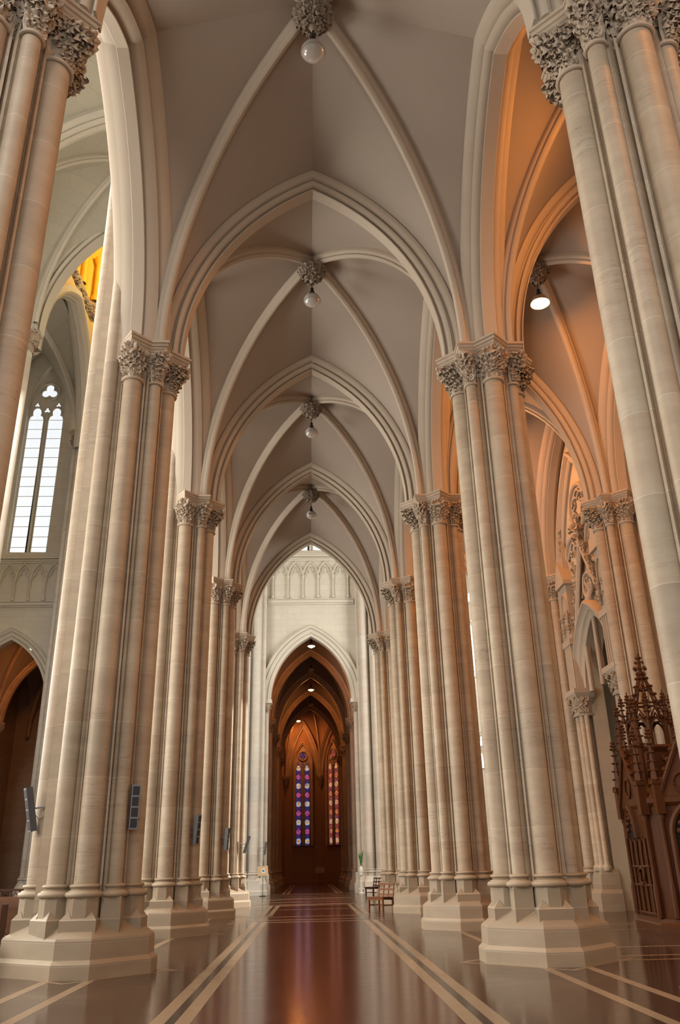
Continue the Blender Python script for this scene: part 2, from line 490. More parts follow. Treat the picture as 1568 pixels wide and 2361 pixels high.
def in_nave(th):
    return abs(((th - PI + PI) % (2*PI)) - PI) < math.radians(72)
def ring_polar(fn, z, n=144, cut=False):
    out = []
    for j in range(n):
        th = 2*PI*j/n; r = fn(th)
        if cut and in_nave(th): r = min(r, .6)
        out.append((r*math.cos(th), r*math.sin(th), z))
    return out
def make_capital(cut, seed):
    rnd = random.Random(seed); mb = MB()
    z0, z1 = 10.47 + K, 11.10 + K
    for k in range(9):   # bell
        pass
    rings = []
    for i in range(11):
        k = i/10; e = k**2.2*.74 + .08*k
        rings.append(ring_polar(lambda th: shaft_r(th, .50, -.015)*(1 - e) + star_r(th, .90)*e, z0 + (z1 - z0)*k, 144, cut))
    mb.loft(rings)
    # foliage
    def surf(th, k):
        e = k**2.2*.74 + .08*k
        return shaft_r(th, .50, -.015)*(1 - e) + star_r(th, .90)*e
    def ok(th): return not (cut and in_nave(th))
    for cx, cy, rr in LARGE + SMALL:      # upright leaves over each shaft
        th0 = math.atan2(cy, cx); big = rr > .15
        for da in ((-.30, 0, .30) if big else (-.14, .14)):
            th = th0 + da
            if not ok(th): continue
            r = surf(th, .05)
            leaf_strip(mb, (r*math.cos(th), r*math.sin(th), z0 + .02), (math.cos(th), math.sin(th), 0), rnd.uniform(.36, .46), .17 if big else .13, .16)
    for tier, (k, m, r0, push) in enumerate(((.12, 44, .058, .0), (.26, 46, .064, .012), (.40, 48, .072, .025), (.54, 50, .080, .04), (.68, 52, .086, .05), (.82, 54, .088, .05), (.95, 54, .080, .03))):
        for i in range(m):
            th = 2*PI*(i + .5*(tier % 2) + rnd.uniform(-.2, .2))/m
            if not ok(th): continue
            r = surf(th, k) + push
            cluster(mb, (r*math.cos(th), r*math.sin(th), z0 + (z1 - z0)*(k + rnd.uniform(-.05, .05))), (math.cos(th), math.sin(th), rnd.uniform(-.3, .2)), r0*rnd.uniform(.8, 1.2), rnd)
    for q in range(8):                    # crockets under the points of the abacus
        th = q*PI/4
        if not ok(th): continue
        R = star_r(th, .93)
        for dth, dz, dr, s in ((0, -.04, -.02, .12), (.09, -.05, -.08, .10), (-.09, -.05, -.08, .10), (.16, -.05, -.14, .095), (-.16, -.05, -.14, .095), (0, -.17, -.08, .11), (.08, -.17, -.13, .09), (-.08, -.17, -.13, .09), (0, -.30, -.17, .09)):
            r = R + dr
            cluster(mb, (r*math.cos(th + dth), r*math.sin(th + dth), z1 + dz), (math.cos(th), math.sin(th), -.2), s, rnd)
    return mb
def make_abacus(cut):
    mb = MB(); prof = [(.86, 11.05), (.875, 11.165), (.90, 11.17), (.90, 11.20), (.925, 11.21), (.95, 11.245), (.925, 11.255), (.925, 11.275), (.96, 11.285), (.985, 11.32), (.96, 11.33), (.96, 11.35), (1.0, 11.36), (1.0, ZA), (.6, ZA), (.1, ZA)]
    prof = [(s, z + K if z < 11.4 else z) for s, z in prof]
    rings = []
    for s, z in prof:
        ring = []
        for th in ANG:
            r = star_r(th, s)
            if cut and in_nave(th): r = min(r, .7)
            ring.append((r*math.cos(th), r*math.sin(th), z))
        rings.append(ring)
    mb.loft(rings, cap0=True, cap1=True); return mb
def make_astragal(cut):
    mb = MB(); rings = []
    for i in range(9):
        a = 2*PI*i/8
        rings.append(ring_polar(lambda th: shaft_r(th, .50, .018 + .028*math.cos(a)), 10.455 + K + .03*math.sin(a), 192, cut))
    mb.loft(rings); return mb
def octo(Rb, wb, z, wx=0, s=1.0):
    p = [(-wb, -Rb), (wb, -Rb), (Rb, -wb), (Rb, wb), (wb, Rb), (-wb, Rb), (-Rb - wx, wb), (-Rb - wx, -wb)]
    return [(x*s, y*s, z) for x, y in p]
def make_plinth(wx):
    mb = MB()
    prof = [(1.0, 0), (1.0, .205), (.985, .225), (.945, .265), (.94, .52), (.925, .555), (.60, .80), (.50, .86)]
    mb.loft([octo(1.085, .295, z, wx, s) for s, z in prof], cap0=True, cap1=True); return mb
def ngon(c, r, n, rot): return [(c[0] + r*math.cos(rot + 2*PI*i/n), c[1] + r*math.sin(rot + 2*PI*i/n)) for i in range(n)]
def make_pedestal(c, r, ang):
    mb = MB()
    ca, sa = math.cos(ang), math.sin(ang)
    W = lambda u, v, z: (c[0] + ca*u - sa*v, c[1] + sa*u + ca*v, z)
    if r > .15:            # octagonal pedestal on a square block with broach stops at its corners
        R = r + .062; h = R + .035; t = R*math.tan(PI/8)
        o = [(R, -t), (R, t), (t, R), (-t, R), (-R, t), (-R, -t), (-t, -R), (t, -R)]
        mb.loft([[W(u, v, z) for u, v in o] for z in (.5, 1.13)], cap0=True, cap1=True)
        q = [(h, -h), (h, h), (-h, h), (-h, -h)]
        mb.loft([[W(u, v, z) for u, v in q] for z in (.42, .80)] + [[W(u*.9, v*.9, .83) for u, v in q]], cap0=True, cap1=True)
        for su, sv in ((1, 1), (1, -1), (-1, 1), (-1, -1)):
            a, b, d, e = W(su*h, sv*h, .80), W(su*h, sv*t*.9, .80), W(su*t*.9, sv*h, .80), W(su*R*.72, sv*R*.72, .935)
            mb.add([a, b, d, e], [(0, 1, 3), (0, 3, 2), (1, 2, 3), (0, 2, 1)])
    else:                  # square pedestal set cornerwise
        R = r + .055; h = R*math.sqrt(2)*.94
        q = [(h, 0), (0, h), (-h, 0), (0, -h)]
        mb.loft([[W(u, v, z) for u, v in q] for z in (.42, 1.13)], cap0=True, cap1=True)
    R = r + .07
    # attic base: wide torus, scotia, upper roll
    pr = [(R - .06, 1.115)]
    for i in range(9): a = -PI/2 + PI*i/8; pr.append((R + .005 + .045*math.cos(a), 1.165 + .045*math.sin(a)))
    pr += [(R - .005, 1.225), (R - .045, 1.24), (r + .03, 1.265)]
    for i in range(7): a = -PI/2 + PI*i/6; pr.append((r + .03 + .03*math.cos(a), 1.29 + .026*math.sin(a)))
    pr += [(r + .005, 1.325)]
    mb.lathe(pr, (c[0], c[1], 0), 28); return mb
def shaft_mb(c, r, z0, z1, n=28):
    mb = MB(); mb.lathe([(r, z0), (r, z1)], (c[0], c[1], 0), n); return mb
def core_outline():
    out = []
    for q in range(8):
        c0 = q*PI/4; lim, fw = (math.radians(21.5), math.radians(3.4)) if q % 2 == 0 else (math.radians(14.0), math.radians(3.2))
        rin, rf = (.545, .60) if q % 2 == 0 else (.60, .635)
        for d, r in ((-lim - fw, .50), (-lim - fw, rf), (-lim, rf), (-lim, rin), (0, rin), (lim, rin), (lim, rf), (lim + fw, rf), (lim + fw, .50)):
            if q % 2 and abs(d) > lim: continue
            out.append((r*math.cos(c0 + d), r*math.sin(c0 + d)))
    return out
def core_mb(z0, z1):
    mb = MB(); o = core_outline()
    mb.loft([[(x, y, z0) for x, y in o], [(x, y, z1) for x, y in o]])
    return mb
RUN = [((-.95, 0), .175), ((-.49, -.50), .16), ((-.49, .50), .16)]
ME = {}
def mesh_of(key, fn, mats, name, smooth=35):
    if key not in ME:
        o = fn().build(name, mats, smooth=smooth); ME[key] = o.data; bpy.data.objects.remove(o)
    return ME[key]
def make_pier(name, label, loc, nave=False, mats=('base', 'pier', 'carved'), group=None):
    root = thing(name, label, 'pier', loc, 0, group); k = ('N' if nave else 'A') + mats[1]
    link('plinth', mesh_of(k + 'pl', lambda: make_plinth(.34 if nave else 0), M[mats[0]], 'plinth', 20), root)
    link('core', mesh_of(k + 'co', lambda: core_mb(.9, 11.1 + K), M[mats[1]], 'core', 25), root)
    items = [('L%d' % i, c) for i, c in enumerate(LARGE)] + [('S%d' % i, c) for i, c in enumerate(SMALL)]
    for kk, (cx, cy, r) in items:
        th = math.atan2(cy, cx)
        if nave and in_nave(th): continue
        link('pedestal', mesh_of(mats[0] + 'pe' + kk, lambda: make_pedestal((cx, cy), r, th), M[mats[0]], 'pedestal'), root)
        link('shaft', mesh_of(mats[1] + 'sh' + kk, lambda: shaft_mb((cx, cy), r, 1.3, 10.5 + K), M[mats[1]], 'shaft'), root)
    if nave:
        for i, (c, r) in enumerate(RUN):
            link('pedestal', mesh_of(mats[0] + 'per%d' % i, lambda: make_pedestal(c, r, math.atan2(c[1], c[0])), M[mats[0]], 'pedestal'), root)
            link('running_shaft', mesh_of(mats[1] + 'run%d' % i, lambda: shaft_mb(c, r, 1.3, ZN + .1), M[mats[1]], 'running_shaft'), root)
        def pil():
            mb = MB(); mb.box(-.86, .1, -.36, .36, .9, ZN); mb.box(-.5, .2, -.62, .62, 11.0 + K, ZN); mb.box(-.55, 0, -.46, .46, .9, ZN); return mb
        link('pilaster', mesh_of(mats[1] + 'pil', pil, M[mats[1]], 'pilaster'), root)
    link('capital', mesh_of(k + 'ca', lambda: make_capital(nave, 11), M[mats[2]], 'capital', 60), root)
    link('astragal', mesh_of(k + 'as', lambda: make_astragal(nave), M[mats[2]], 'astragal'), root)
    link('abacus', mesh_of(k + 'ab', lambda: make_abacus(nave), M[mats[2]], 'abacus'), root)
    return root

ORD = ['nearest', 'second', 'third', 'fourth', 'fifth']
LN = {0: 'cut-off clustered pier towering at the upper left, nearest on the nave side',
      1: 'clustered stone pier carrying two column speakers, second in the row beside the nave',
      2: 'clustered pier on the nave side just behind the pier with two speakers',
      3: 'third full clustered pier from the front on the nave side, dark speaker on it',
      4: 'last nave-side clustered pier, streaked by sun, beside the transept opening'}
RN = {0: 'cut-off pale clustered pier leaning in at the upper right, nearest the camera',
      1: 'large clustered pier in front of the confessional, its far side glowing orange',
      2: 'clustered pier just behind the large one on the confessional side',
      3: 'clustered pier directly behind the brown slatted bench',
      4: 'last clustered pier on the bench side before the transept opening'}
for k in range(5):
    make_pier('pier', LN[k], (XL - (.15 if k == 0 else 0), PY(k), 0), True)
    make_pier('pier', RN[k], (XR + (.15 if k == 0 else 0), PY(k), 0), False)

# ------------------------------------------------------------------ main aisle arches and vaults
def span_arch(name, label, cat, A, B, z, inset, apex, prof, mats, stilt=0, n=22, top=None, group=None, part=None):
    """arch between two pier axes A and B (x,y); top: height of the wall above it"""
    A, B = Vector((*A, 0)), Vector((*B, 0)); d = (B - A); L = d.length; d.normalize(); s = Vector((-d.y, d.x, 0))
    mid = (A + B)/2; root = thing(name, label, cat, (mid.x, mid.y, z), 0, group)
    ar = Arch(L/2 - inset, apex - z)
    # split the section in its two orders: the inner moulding and the outer moulding
    cut = max(r for q, r in prof)*.47
    inner = [p for p in prof if p[1] <= cut]
    i0 = prof.index(inner[0]); i1 = prof.index(inner[-1])
    mb = MB(); sweep_arch(mb, ar, prof[i0:i1+1], (0, 0, 0), d, s, n, stilt, cap=True); mb.build('inner_order', mats, root)
    for sec in (prof[:i0+1], prof[i1:]):
        mb = MB(); sweep_arch(mb, ar, sec, (0, 0, 0), d, s, n, stilt, cap=True); mb.build('outer_order', mats, root)
    return root
TA = {0: 'nearest transverse arch over the aisle, above the camera frame', 1: 'first pointed arch fully seen across the aisle, springing from the two large piers',
      2: 'second pointed arch across the aisle, behind the first one', 3: 'third pointed arch across the aisle, in front of the fourth lamp',
      4: 'last pointed arch of the aisle framing the pale transept wall'}
for k in range(5):
    span_arch('transverse_arch', TA[k], 'arch', (XL, PY(k)), (XR, PY(k)), ZA, .90, ZAP, PROF_T, M['arch'], group='pointed arches across the aisle')
ORDN = ['first', 'second', 'third', 'fourth', 'fifth']
for k in range(-1, 4):
    if k >= 0:
        span_arch('arcade_arch', ('bright-edged arch opening to the nave, %s bay from the camera' % ORDN[k]), 'arch', (XL, PY(k)), (XL, PY(k+1)), ZA, .74, ZAR, PROF_A, M['arch'], group='arcade arches towards the nave')
        span_arch('arcade_arch', ('arch opening to the orange-lit outer aisle, %s bay from the camera' % ORDN[k]), 'arch', (XR, PY(k)), (XR, PY(k+1)), ZA, .86, ZAR, PROF_B, M['arch'], group='arcade arches towards the outer aisle')
VL = ['ribbed vault bay nearest the camera, filling the top of the view', 'second ribbed vault bay, behind the first full arch', 'third ribbed vault bay of the aisle', 'fourth ribbed vault bay, last before the transept']
for k in range(4):
    vault('rib_vault', VL[k], 'vault', XL, XR, PY(k), PY(k+1), ZA, ZAP, ZAR, ZB, .90, .80, .85, .255, .48, (M['web'], M['arch']), group='vault bays over the aisle')
OV = ['outer aisle vault bay nearest the camera, mostly out of view', 'brownish outer aisle vault bay around the glowing lamp', 'outer aisle vault bay over the tall blind tracery', 'far outer aisle vault bay behind the second pier']
for k in range(4):
    vault('rib_vault', OV[k], 'vault', XR, XOW, PY(k), PY(k+1), ZA, ZAP, ZAR, ZB, .90, .86, .85, .255, .40, (M['web'], M['arch']), group='vault bays over the outer aisle')
for k in range(5):
    span_arch('transverse_arch', 'pointed arch across the orange-lit outer aisle, %s from the camera' % ORDN[k], 'arch', (XR, PY(k)), (XOW, PY(k)), ZA, .90, ZAP, PROF_T, M['arch'], group='pointed arches across the outer aisle')
PROF_W = PROF_B
for k in range(4):
    span_arch('wall_rib', 'moulded wall arch of the outer aisle, %s bay from the camera' % ORDN[k], 'arch', (XOW, PY(k+1)), (XOW, PY(k)), ZA, .86, ZAR, [(-s, r) for s, r in PROF_W[::-1]], M['arch'], group='wall arches of the outer aisle')
# bay behind the camera's head closes the aisle
vault('rib_vault', 'outer aisle vault bay behind the view point', 'vault', XR, XOW, PY(-1), PY(0), ZA, ZAP, ZAR, ZB, .90, .86, .85, .255, .40, (M['web'], M['arch']))
vault('rib_vault', 'ribbed vault bay above and behind the view point', 'vault', XL, XR, PY(-1), PY(0), ZA, ZAP, ZAR, ZB, .90, .80, .85, .255, .48, (M['web'], M['arch']), boss=False)

# pendant lamps ------------------------------------------------------
def make_lamp(name, label, loc, lit=False, group=None, bulb='bulb'):
    root = thing(name, label, 'lamp', loc, 0, group)
    def rod():
        mb = MB(); mb.tube([(0, 0, .15), (0, 0, .82)], .012, 6); mb.lathe([(.0, .80), (.06, .80), (.05, .86), (0, .87)], n=12); return mb
    link('rod', mesh_of('rod', rod, M['black'], 'rod'), root)
    def neck():
        mb = MB(); mb.lathe([(.02, .46), (.045, .44), (.05, .36), (.04, .34), (.075, .30), (.085, .20), (.10, .19), (.09, .17)], n=20, caps=True); return mb
    link('neck', mesh_of('neck', neck, M['black'], 'neck'), root)
    def globe():
        pr = [(.085, .20)]
        for i in range(1, 13):
            a = PI/2*(1 - i/12.); R = .235
            pr.append((R*math.cos(a)*.96 + (.012 if i % 3 else -.006), .2*math.sin(a)*.95))
        for i in range(1, 8):
            a = -PI/2*.98*i/7; pr.append((.235*math.cos(a), .16*math.sin(a)))
        mb = MB(); mb.lathe(pr, n=32); return mb
    if lit:
        def dome():
            mb = MB(); mb.lathe([(.085, .20), (.16, .17), (.215, .10), (.25, .02), (.275, -.06), (.268, -.06), (.23, .03), (.08, .16)], n=32); return mb
        def lower():
            mb = MB(); mb.lathe([(.20, .03), (.225, 0)] + [(.225*math.cos(-PI/2*i/8), .17*math.sin(-PI/2*i/8)) for i in range(1, 8)] + [(.004, -.17)], n=28); return mb
        link('reflector', mesh_of('dome', dome, M['lampdome'], 'reflector'), root)
        link('globe', mesh_of('globe' + bulb, lower, M[bulb], 'globe'), root)
    else: link('globe', mesh_of('globe', globe, M['lampglass'], 'globe'), root)
    def rings():
        mb = MB()
        for r, z in ((.150, .165), (.195, .125), (.228, .06), (.24, 0)):
            pr = [(r + .009*math.cos(2*PI*i/6), z + .009*math.sin(2*PI*i/6)) for i in range(7)]
            mb.lathe(pr, n=32)
        return mb
    if not lit: link('ridge_rings', mesh_of('rings', rings, M['lampglass'], 'ridge_rings'), root)

    return root
def add_point(name, loc, power, c, r):
    ld = bpy.data.lights.new(name, 'POINT'); ld.energy = power; ld.color = c; ld.shadow_soft_size = r
    o = bpy.data.objects.new(name, ld); COL.objects.link(o); o.location = loc; return o
ZL = 16.47
LL = ['unlit ridged glass pendant lamp nearest the camera, under the topmost keystone', 'unlit glass pendant lamp seen inside the first full arch', 'unlit glass pendant lamp seen inside the second arch', 'unlit glass pendant lamp seen inside the third arch']
for k in range(4):
    make_lamp('pendant_lamp', LL[k], (XC, PY(k) + BAY/2, ZL), group='unlit pendant lamps')
PW = 1
OL = {0: None, 1: 'glowing orange pendant lamp in the outer aisle beside the nearest pier', 2: 'lit pendant lamp of the outer aisle above the blind tracery', 3: 'lit pendant lamp in the far bay of the outer aisle'}
for k in range(-1, 4):
    make_lamp('pendant_lamp', ('lit pendant lamp of the outer aisle behind the camera' if k < 0 else OL[k]) or 'lit pendant lamp of the outer aisle above the camera frame', ((XR + XOW)/2, PY(k) + BAY/2, ZL), PW, group='lit lamps of the outer aisle')

# ------------------------------------------------------------------ floor
def make_floor():
    mb = MB()
    mb.box(-32, 14, -6, 100, -.3, 0, 1)
    def plate(x0, x1, y0, y1, mi, z=.0006):
        mb.add([(x0, y0, z), (x1, y0, z), (x1, y1, z), (x0, y1, z)], [(0, 1, 2, 3)], mi)
    plate(XC - 1.45, XC + 1.45, -6, 100, 0, .0004)
    # the long double strips of the aisle, a panel at a time
    for y0, y1 in ((-5.5, 27.5), (30.8, 38.6), (55.4, 61.6), (62.5, 69), (70, 84)):
        for sg in (-1, 1):
            a, b, c, d = [XC + sg*q for q in (1.43, 1.60, 1.71, 1.87)]
            plate(min(a, b), max(a, b), y0, y1, 2, .0014); plate(min(c, d), max(c, d), y0, y1, 2, .0014); plate(min(b, c), max(b, c), y0, y1, 3, .0014)
    for y in (27.2, 28.3, 30.1, 35.0, 38.4, 39.6, 42.0, 45.2, 47.0, 50.0, 53.0, 54.6):
        plate(XC - 2.6 if y < 38 else -30, XC + 2.6 if y < 38 else 12, y, y + (.2 if y < 38 else .28), 2, .0010)
    for k in range(-1, 5):
        for xc in (XL, XR):
            for s in (-.33, .33):
                if k < 4: plate(xc + s - .075, xc + s + .075, PY(k) + 1.1, PY(k+1) - 1.1, 2, .0010)
            # diamond border round the base
            y = PY(k)
            for sx in (-1, 1):
                for sy in (-1, 1):
                    o, i = 1.50, 1.36
                    mb.add([(xc + sx*o, y, .0008), (xc, y + sy*o, .0008), (xc, y + sy*i, .0008), (xc + sx*i, y, .0008)], [(0, 1, 2, 3)], 2)
        for s in (-.33, .33):
            plate(XR + 1.1, XOW - .6, PY(k) + s - .075, PY(k) + s + .075, 2, .0012)
        plate(XR + 1.5, XOW - 1.2, PY(k) + 1.8, PY(k) + 1.92, 2, .0012); plate(XR + 1.5, XOW - 1.2, PY(k) + BAY - 1.92, PY(k) + BAY - 1.8, 2, .0012)
    return struct(mb.build('floor', [M['red'], M['brown'], M['strip'], M['dark']], smooth=0))
make_floor()

# ------------------------------------------------------------------ walls with pointed openings
def wall_face(mb, O, U, openings, u0, u1, z0, z1, th=.8, Nrm=None, mi=0, n=18, ends=True):
    """wall from u0..u1, z0..z1 in plane O+U*u, pierced by pointed openings (uc, half, zspring, zapex, zbottom)"""
    O, U = Vector(O), Vector(U); Nv = Vector(Nrm) if Nrm else Vector((-U.y, U.x, 0))
    P = lambda u, z, d: O + U*u + Vector((0, 0, z)) + Nv*d
    ops = sorted(openings); cur = u0
    def quad(a, b, c, d, dd): mb.add([P(*a, dd), P(*b, dd), P(*c, dd), P(*d, dd)], [(0, 1, 2, 3)], mi)
    for d in (0, th):
        cur = u0
        for uc, h, zs, za, zb in ops:
            quad((cur, z0), (uc - h, z0), (uc - h, z1), (cur, z1), d)
            ar = Arch(h, za - zs); pts = [(uc + ar.pt(t)[0], zs + ar.pt(t)[1]) for t in ts(n)]
            pts[n] = (uc, za)
            for a, b in zip(pts, pts[1:]): quad(a, b, (b[0], z1), (a[0], z1), d)
            if zb > z0: quad((uc - h, z0), (uc + h, z0), (uc + h, zb), (uc - h, zb), d)
            cur = uc + h
        quad((cur, z0), (u1, z0), (u1, z1), (cur, z1), d)
    for uc, h, zs, za, zb in ops:          # reveals
        ar = Arch(h, za - zs); pts = [(uc - h, zb)] + [(uc + ar.pt(t)[0], zs + ar.pt(t)[1]) for t in ts(n)] + [(uc + h, zb)]
        pts[n + 1] = (uc, za)
        for a, b in zip(pts, pts[1:]): mb.add([P(*a, 0), P(*b, 0), P(*b, th), P(*a, th)], [(0, 1, 2, 3)], mi)
        if zb > z0: mb.add([P(uc - h, zb, 0), P(uc + h, zb, 0), P(uc + h, zb, th), P(uc - h, zb, th)], [(0, 1, 2, 3)], mi)
    for u in ((u0, u1) if ends else ()): mb.add([P(u, z0, 0), P(u, z1, 0), P(u, z1, th), P(u, z0, th)], [(0, 1, 2, 3)], mi)
    mb.add([P(u0, z1, 0), P(u1, z1, 0), P(u1, z1, th), P(u0, z1, th)], [(0, 1, 2, 3)], mi)

NAX = XN*2 - XC                 # axis of the far aisle
# transept east wall: aisle arches below, tall windows above
mb = MB()
wall_face(mb, (0, YT, 0), (1, 0, 0), [(XC, 2.93, 11.7, 16.35, 0), (NAX, 2.93, 11.7, 16.35, 0), ((XR + XOW)/2 + .6, 1.7, Zs(15.5), Zs(21.0), Zs(11.6))], -27, 14, 0, Zs(21.2), .9, (0, 1, 0))
struct(mb.build('wall_transept_lower', M['ashlar_x'], smooth=20))
mb = MB()
wall_face(mb, (0, YT, 0), (1, 0, 0), [(XC, 1.35, Zs(31.0), Zs(34.6), Zs(21.5)), (NAX + .1, 1.40, 34.0, 38.1, Zs(21.5))], -27, 14, Zs(21.2), 42, .9, (0, 1, 0))
# the tall opening of the choir on the nave axis
struct(mb.build('wall_transept_upper', M['ashlar_x'], smooth=20))
for nm, xc, lab in (('x', XC, 'moulded arch of the choir aisle in the pale transept wall, straight ahead'), ('n', NAX, 'moulded arch in the far transept wall beyond the nave, beside the left pier')):
    root = thing('wall_arch', lab, 'arch', (xc, YT, 11.7))
    ar = Arch(2.68, 15.98 - 11.7)
    for nm2, pr in (('inner_order', [(.5, 0), (-.10, 0)] + roll(-.12, .02, -.22, .22, .03)), ('outer_order', roll(-.19, .24, -.30, .48, .035) + [(-.26, .5)]), ('hood_mould', roll(-.27, .52, -.36, .70, .03) + [(-.3, .74), (.1, .76)])):
        mb = MB(); sweep_arch(mb, ar, pr, (0, 0, 0), (1, 0, 0), (0, 1, 0), 22); mb.build(nm2, M['navearch'], root)
# triforium arcades and string courses
def triforium(name, label, xc, n, w=1.05, zb=17.95, zt=20.75, Y=YT, span=6.0):
    root = thing(name, label, 'arcade', (xc, Y, Zs(zb))); root.scale = (1, 1, 1.04)
    z = lambda q: q - zb
    mb = MB(); W = span/2
    for zz, h, d in ((17.62, .10, .10), (17.72, .10, .22), (17.82, .12, .16), (zb, .05, .24)): mb.box(-W, W, -d, .05, z(zz), z(zz + h))
    mb.build('lower_string_course', M['navearch'], root)
    mb = MB()
    for zz, h, d in ((20.72, .12, .10), (20.84, .10, .20), (20.98, .16, .26), (21.18, .10, .18)): mb.box(-W, W, -d, .05, z(zz), z(zz + h))
    mb.build('upper_string_course', M['navearch'], root)
    x0 = -w*(n/2)
    for i in range(n + 1):
        x = x0 + w*i
        if abs(x) > W: continue
        mb = MB(); mb.lathe([(.0, .1), (.10, .1), (.10, .26), (.075, .30), (.055, .33), (.05, .36), (.05, 1.42), (.07, 1.45), (.06, 1.49), (.11, 1.66), (.12, 1.70), (0, 1.72)], (x, -.12, 0), 12)
        mb.build('colonnette', M['navearch'], root)
    ar = Arch(w/2 - .07, .92)
    for i in range(n):
        x = x0 + w*(i + .5)
        if abs(x) + w/2 > W + .01: continue
        mb = MB()
        sweep_arch(mb, ar, [(.02, 0), (-.12, 0), (-.14, .03), (-.17, .07), (-.12, .12), (0, .13)], (x, 0, 1.70), (1, 0, 0), (0, 1, 0), 10)
        for sg in (-1, 1):                 # cusps of the trefoil head
            mb.tube([(x + sg*.40, -.06, 1.74), (x + sg*.30, -.07, 1.86), (x + sg*.19, -.08, 1.93), (x + sg*.17, -.08, 2.03), (x + sg*.21, -.08, 2.14)], [.035, .04, .04, .035, .03], 6)
        mb.tube([(x - .21, -.08, 2.14), (x - .13, -.08, 2.28), (x, -.08, 2.40), (x + .13, -.08, 2.28), (x + .21, -.08, 2.14)], .032, 6)
        mb.build('trefoil_arch', M['navearch'], root)
    return root
triforium('triforium', 'blind arcade of small trefoil arches above the choir aisle arch', XC, 7)
triforium('triforium', 'blind arcade under the tall window beyond the nave', NAX + .2, 5)

# windows: two lights under a trefoil head
def ring_pts(c, R, n=28): return [(c[0] + R*math.cos(2*PI*i/n), c[1] + R*math.sin(2*PI*i/n)) for i in range(n)]
def foil(c, R, m, ph=PI/2, n=48):
    """outline of an m-foil of outer radius R"""
    out = []; q = R*.50; rr = R*.50
    for i in range(n):
        a = 2*PI*i/n; best = R*.30
        for k in range(m):
            b = ph + 2*PI*k/m; dd = math.cos(a - b)*q; h = rr*rr - (q*math.sin(a - b))**2
            if h > 0: best = max(best, dd + math.sqrt(h))
        out.append((c[0] + best*math.cos(a), c[1] + best*math.sin(a)))
    return out
def lancet(xc, hw, z0, zs, za, n=8):
    a = Arch(hw, za - zs); return [(xc - hw, z0)] + [(xc + a.pt(t if t else 1e-9)[0], zs + a.pt(t if t else 1e-9)[1]) for t in ts(n)] + [(xc + hw, z0)]
def trefoil_lancet(xc, hw, z0, zs):
    """light with a cusped trefoil head"""
    head = []
    for t in range(13): a = PI*1.08 - t*(PI*1.16)/12; head.append((xc + hw*.62*math.cos(a), zs + hw*1.35 + hw*.72*math.sin(a)))
    return [(xc - hw, z0), (xc - hw, zs + hw*.25), (xc - hw*.85, zs + hw*.75), (xc - hw*.52, zs + hw*.95)] + head + [(xc + hw*.52, zs + hw*.95), (xc + hw*.85, zs + hw*.75), (xc + hw, zs + hw*.25), (xc + hw, z0)]
def two_light(name, label, c, U, W, zb, zs, za, frame, glass, kind='window', bars=True, mull=.10, depth=.12, light_z=None, side=.0):
    """c (x,y) plane centre, U horizontal axis; stone plate with the lights set in it"""
    U = Vector((*U, 0)).normalized()
    root = thing(name, label, kind, (c[0], c[1], zb), math.atan2(U.y, U.x))
    H = zs - zb; ar = Arch(W, za - zs); lz = (light_z - zb) if light_z else H - .1*W
    mb = MB(); sweep_arch(mb, ar, [(depth, -.02), (-depth*.7, 0)] + roll(-depth*.7, .02, -depth*1.4, .16, .02) + [(-depth*1.3, .20), (depth, .24)], (0, 0, H), (1, 0, 0), (0, 1, 0), 16, stilt=H)
    pl = [(-W, 0)] + [(ar.pt(t if t else 1e-9)[0], H + ar.pt(t if t else 1e-9)[1]) for t in ts(16)] + [(W, 0)]
    mb.loft([[(x, .10, z) for x, z in pl], [(x, .02, z) for x, z in pl]], True, True, True)
    hw = (W - side - mull/2)/2 - .02; xs = mull/2 + hw + .01
    shapes = [trefoil_lancet(s*xs, hw, .02, lz - hw*1.9) for s in (-1, 1)]
    top = (0, lz + (za - zb - lz)*.42); Rt = W*.52
    shapes.append(foil(top, Rt*.95, 3))
    for s in (-1, 1): shapes.append(foil((s*W*.60, lz - W*.02 + (za - zb - lz)*.10), W*.17, 3))
    shapes.append(foil((0, lz - hw*.25), W*.2, 3))
    for sh in shapes:
        mb.tube([(x, -.02, z) for x, z in sh + [sh[0]]], depth*.28, 5)
    mb.tube([(x, -.05, z) for x, z in ring_pts(top, Rt*1.06) + [ring_pts(top, Rt*1.06)[0]]], depth*.4, 6)
    mb.tube([(0, -.03, 0), (0, -.03, lz - hw*.8)], depth*.5, 6)
    if bars:
        k = 0
        while .4 + k*.80 < lz - hw*1.6:
            for s in (-1, 1): mb.box(s*xs - hw, s*xs + hw, -.02, .0, .4 + k*.80, .44 + k*.80)
            k += 1
    mb.build('tracery', frame, root, smooth=40)
    g = MB()
    for sh in shapes: g.loft([[(x, .019, z) for x, z in sh], [(x, .005, z) for x, z in sh]], True, True, True)
    g.build('glass', glass, root, smooth=0)
    return root
two_light('leaded_window', 'tall two-light daylit window beyond the nave, above its blind arcade', (NAX + .1, YT + .35), (1, 0), 1.35, Zs(21.6), 34.0, 37.8, M['navearch'], M['glass_white'], bars=True, mull=.30, depth=.2, light_z=34.2)
two_light('leaded_window', 'daylit window just peeking over the arcade straight ahead', (XC, YT + .35), (1, 0), 1.3, Zs(21.6), Zs(31.0), Zs(34.4), M['navearch'], M['glass_white'], mull=.28, depth=.2)
two_light('leaded_window', 'bright window glimpsed through the slit between two right-hand piers', ((XR + XOW)/2 + .6 + 4 - 4, YT + .35), (1, 0), 1.65, Zs(11.7), Zs(15.5), Zs(20.8), M['navearch'], M['glass_white'], mull=.25, depth=.18)
two_light('leaded_window', 'slender bright window in the transept corner behind the bench-side piers', (11.4, YT - .05), (1, 0), .85, Zs(12.6), Zs(16.6), Zs(20.0), M['navearch'], M['glass_white'], mull=.12, depth=.12)

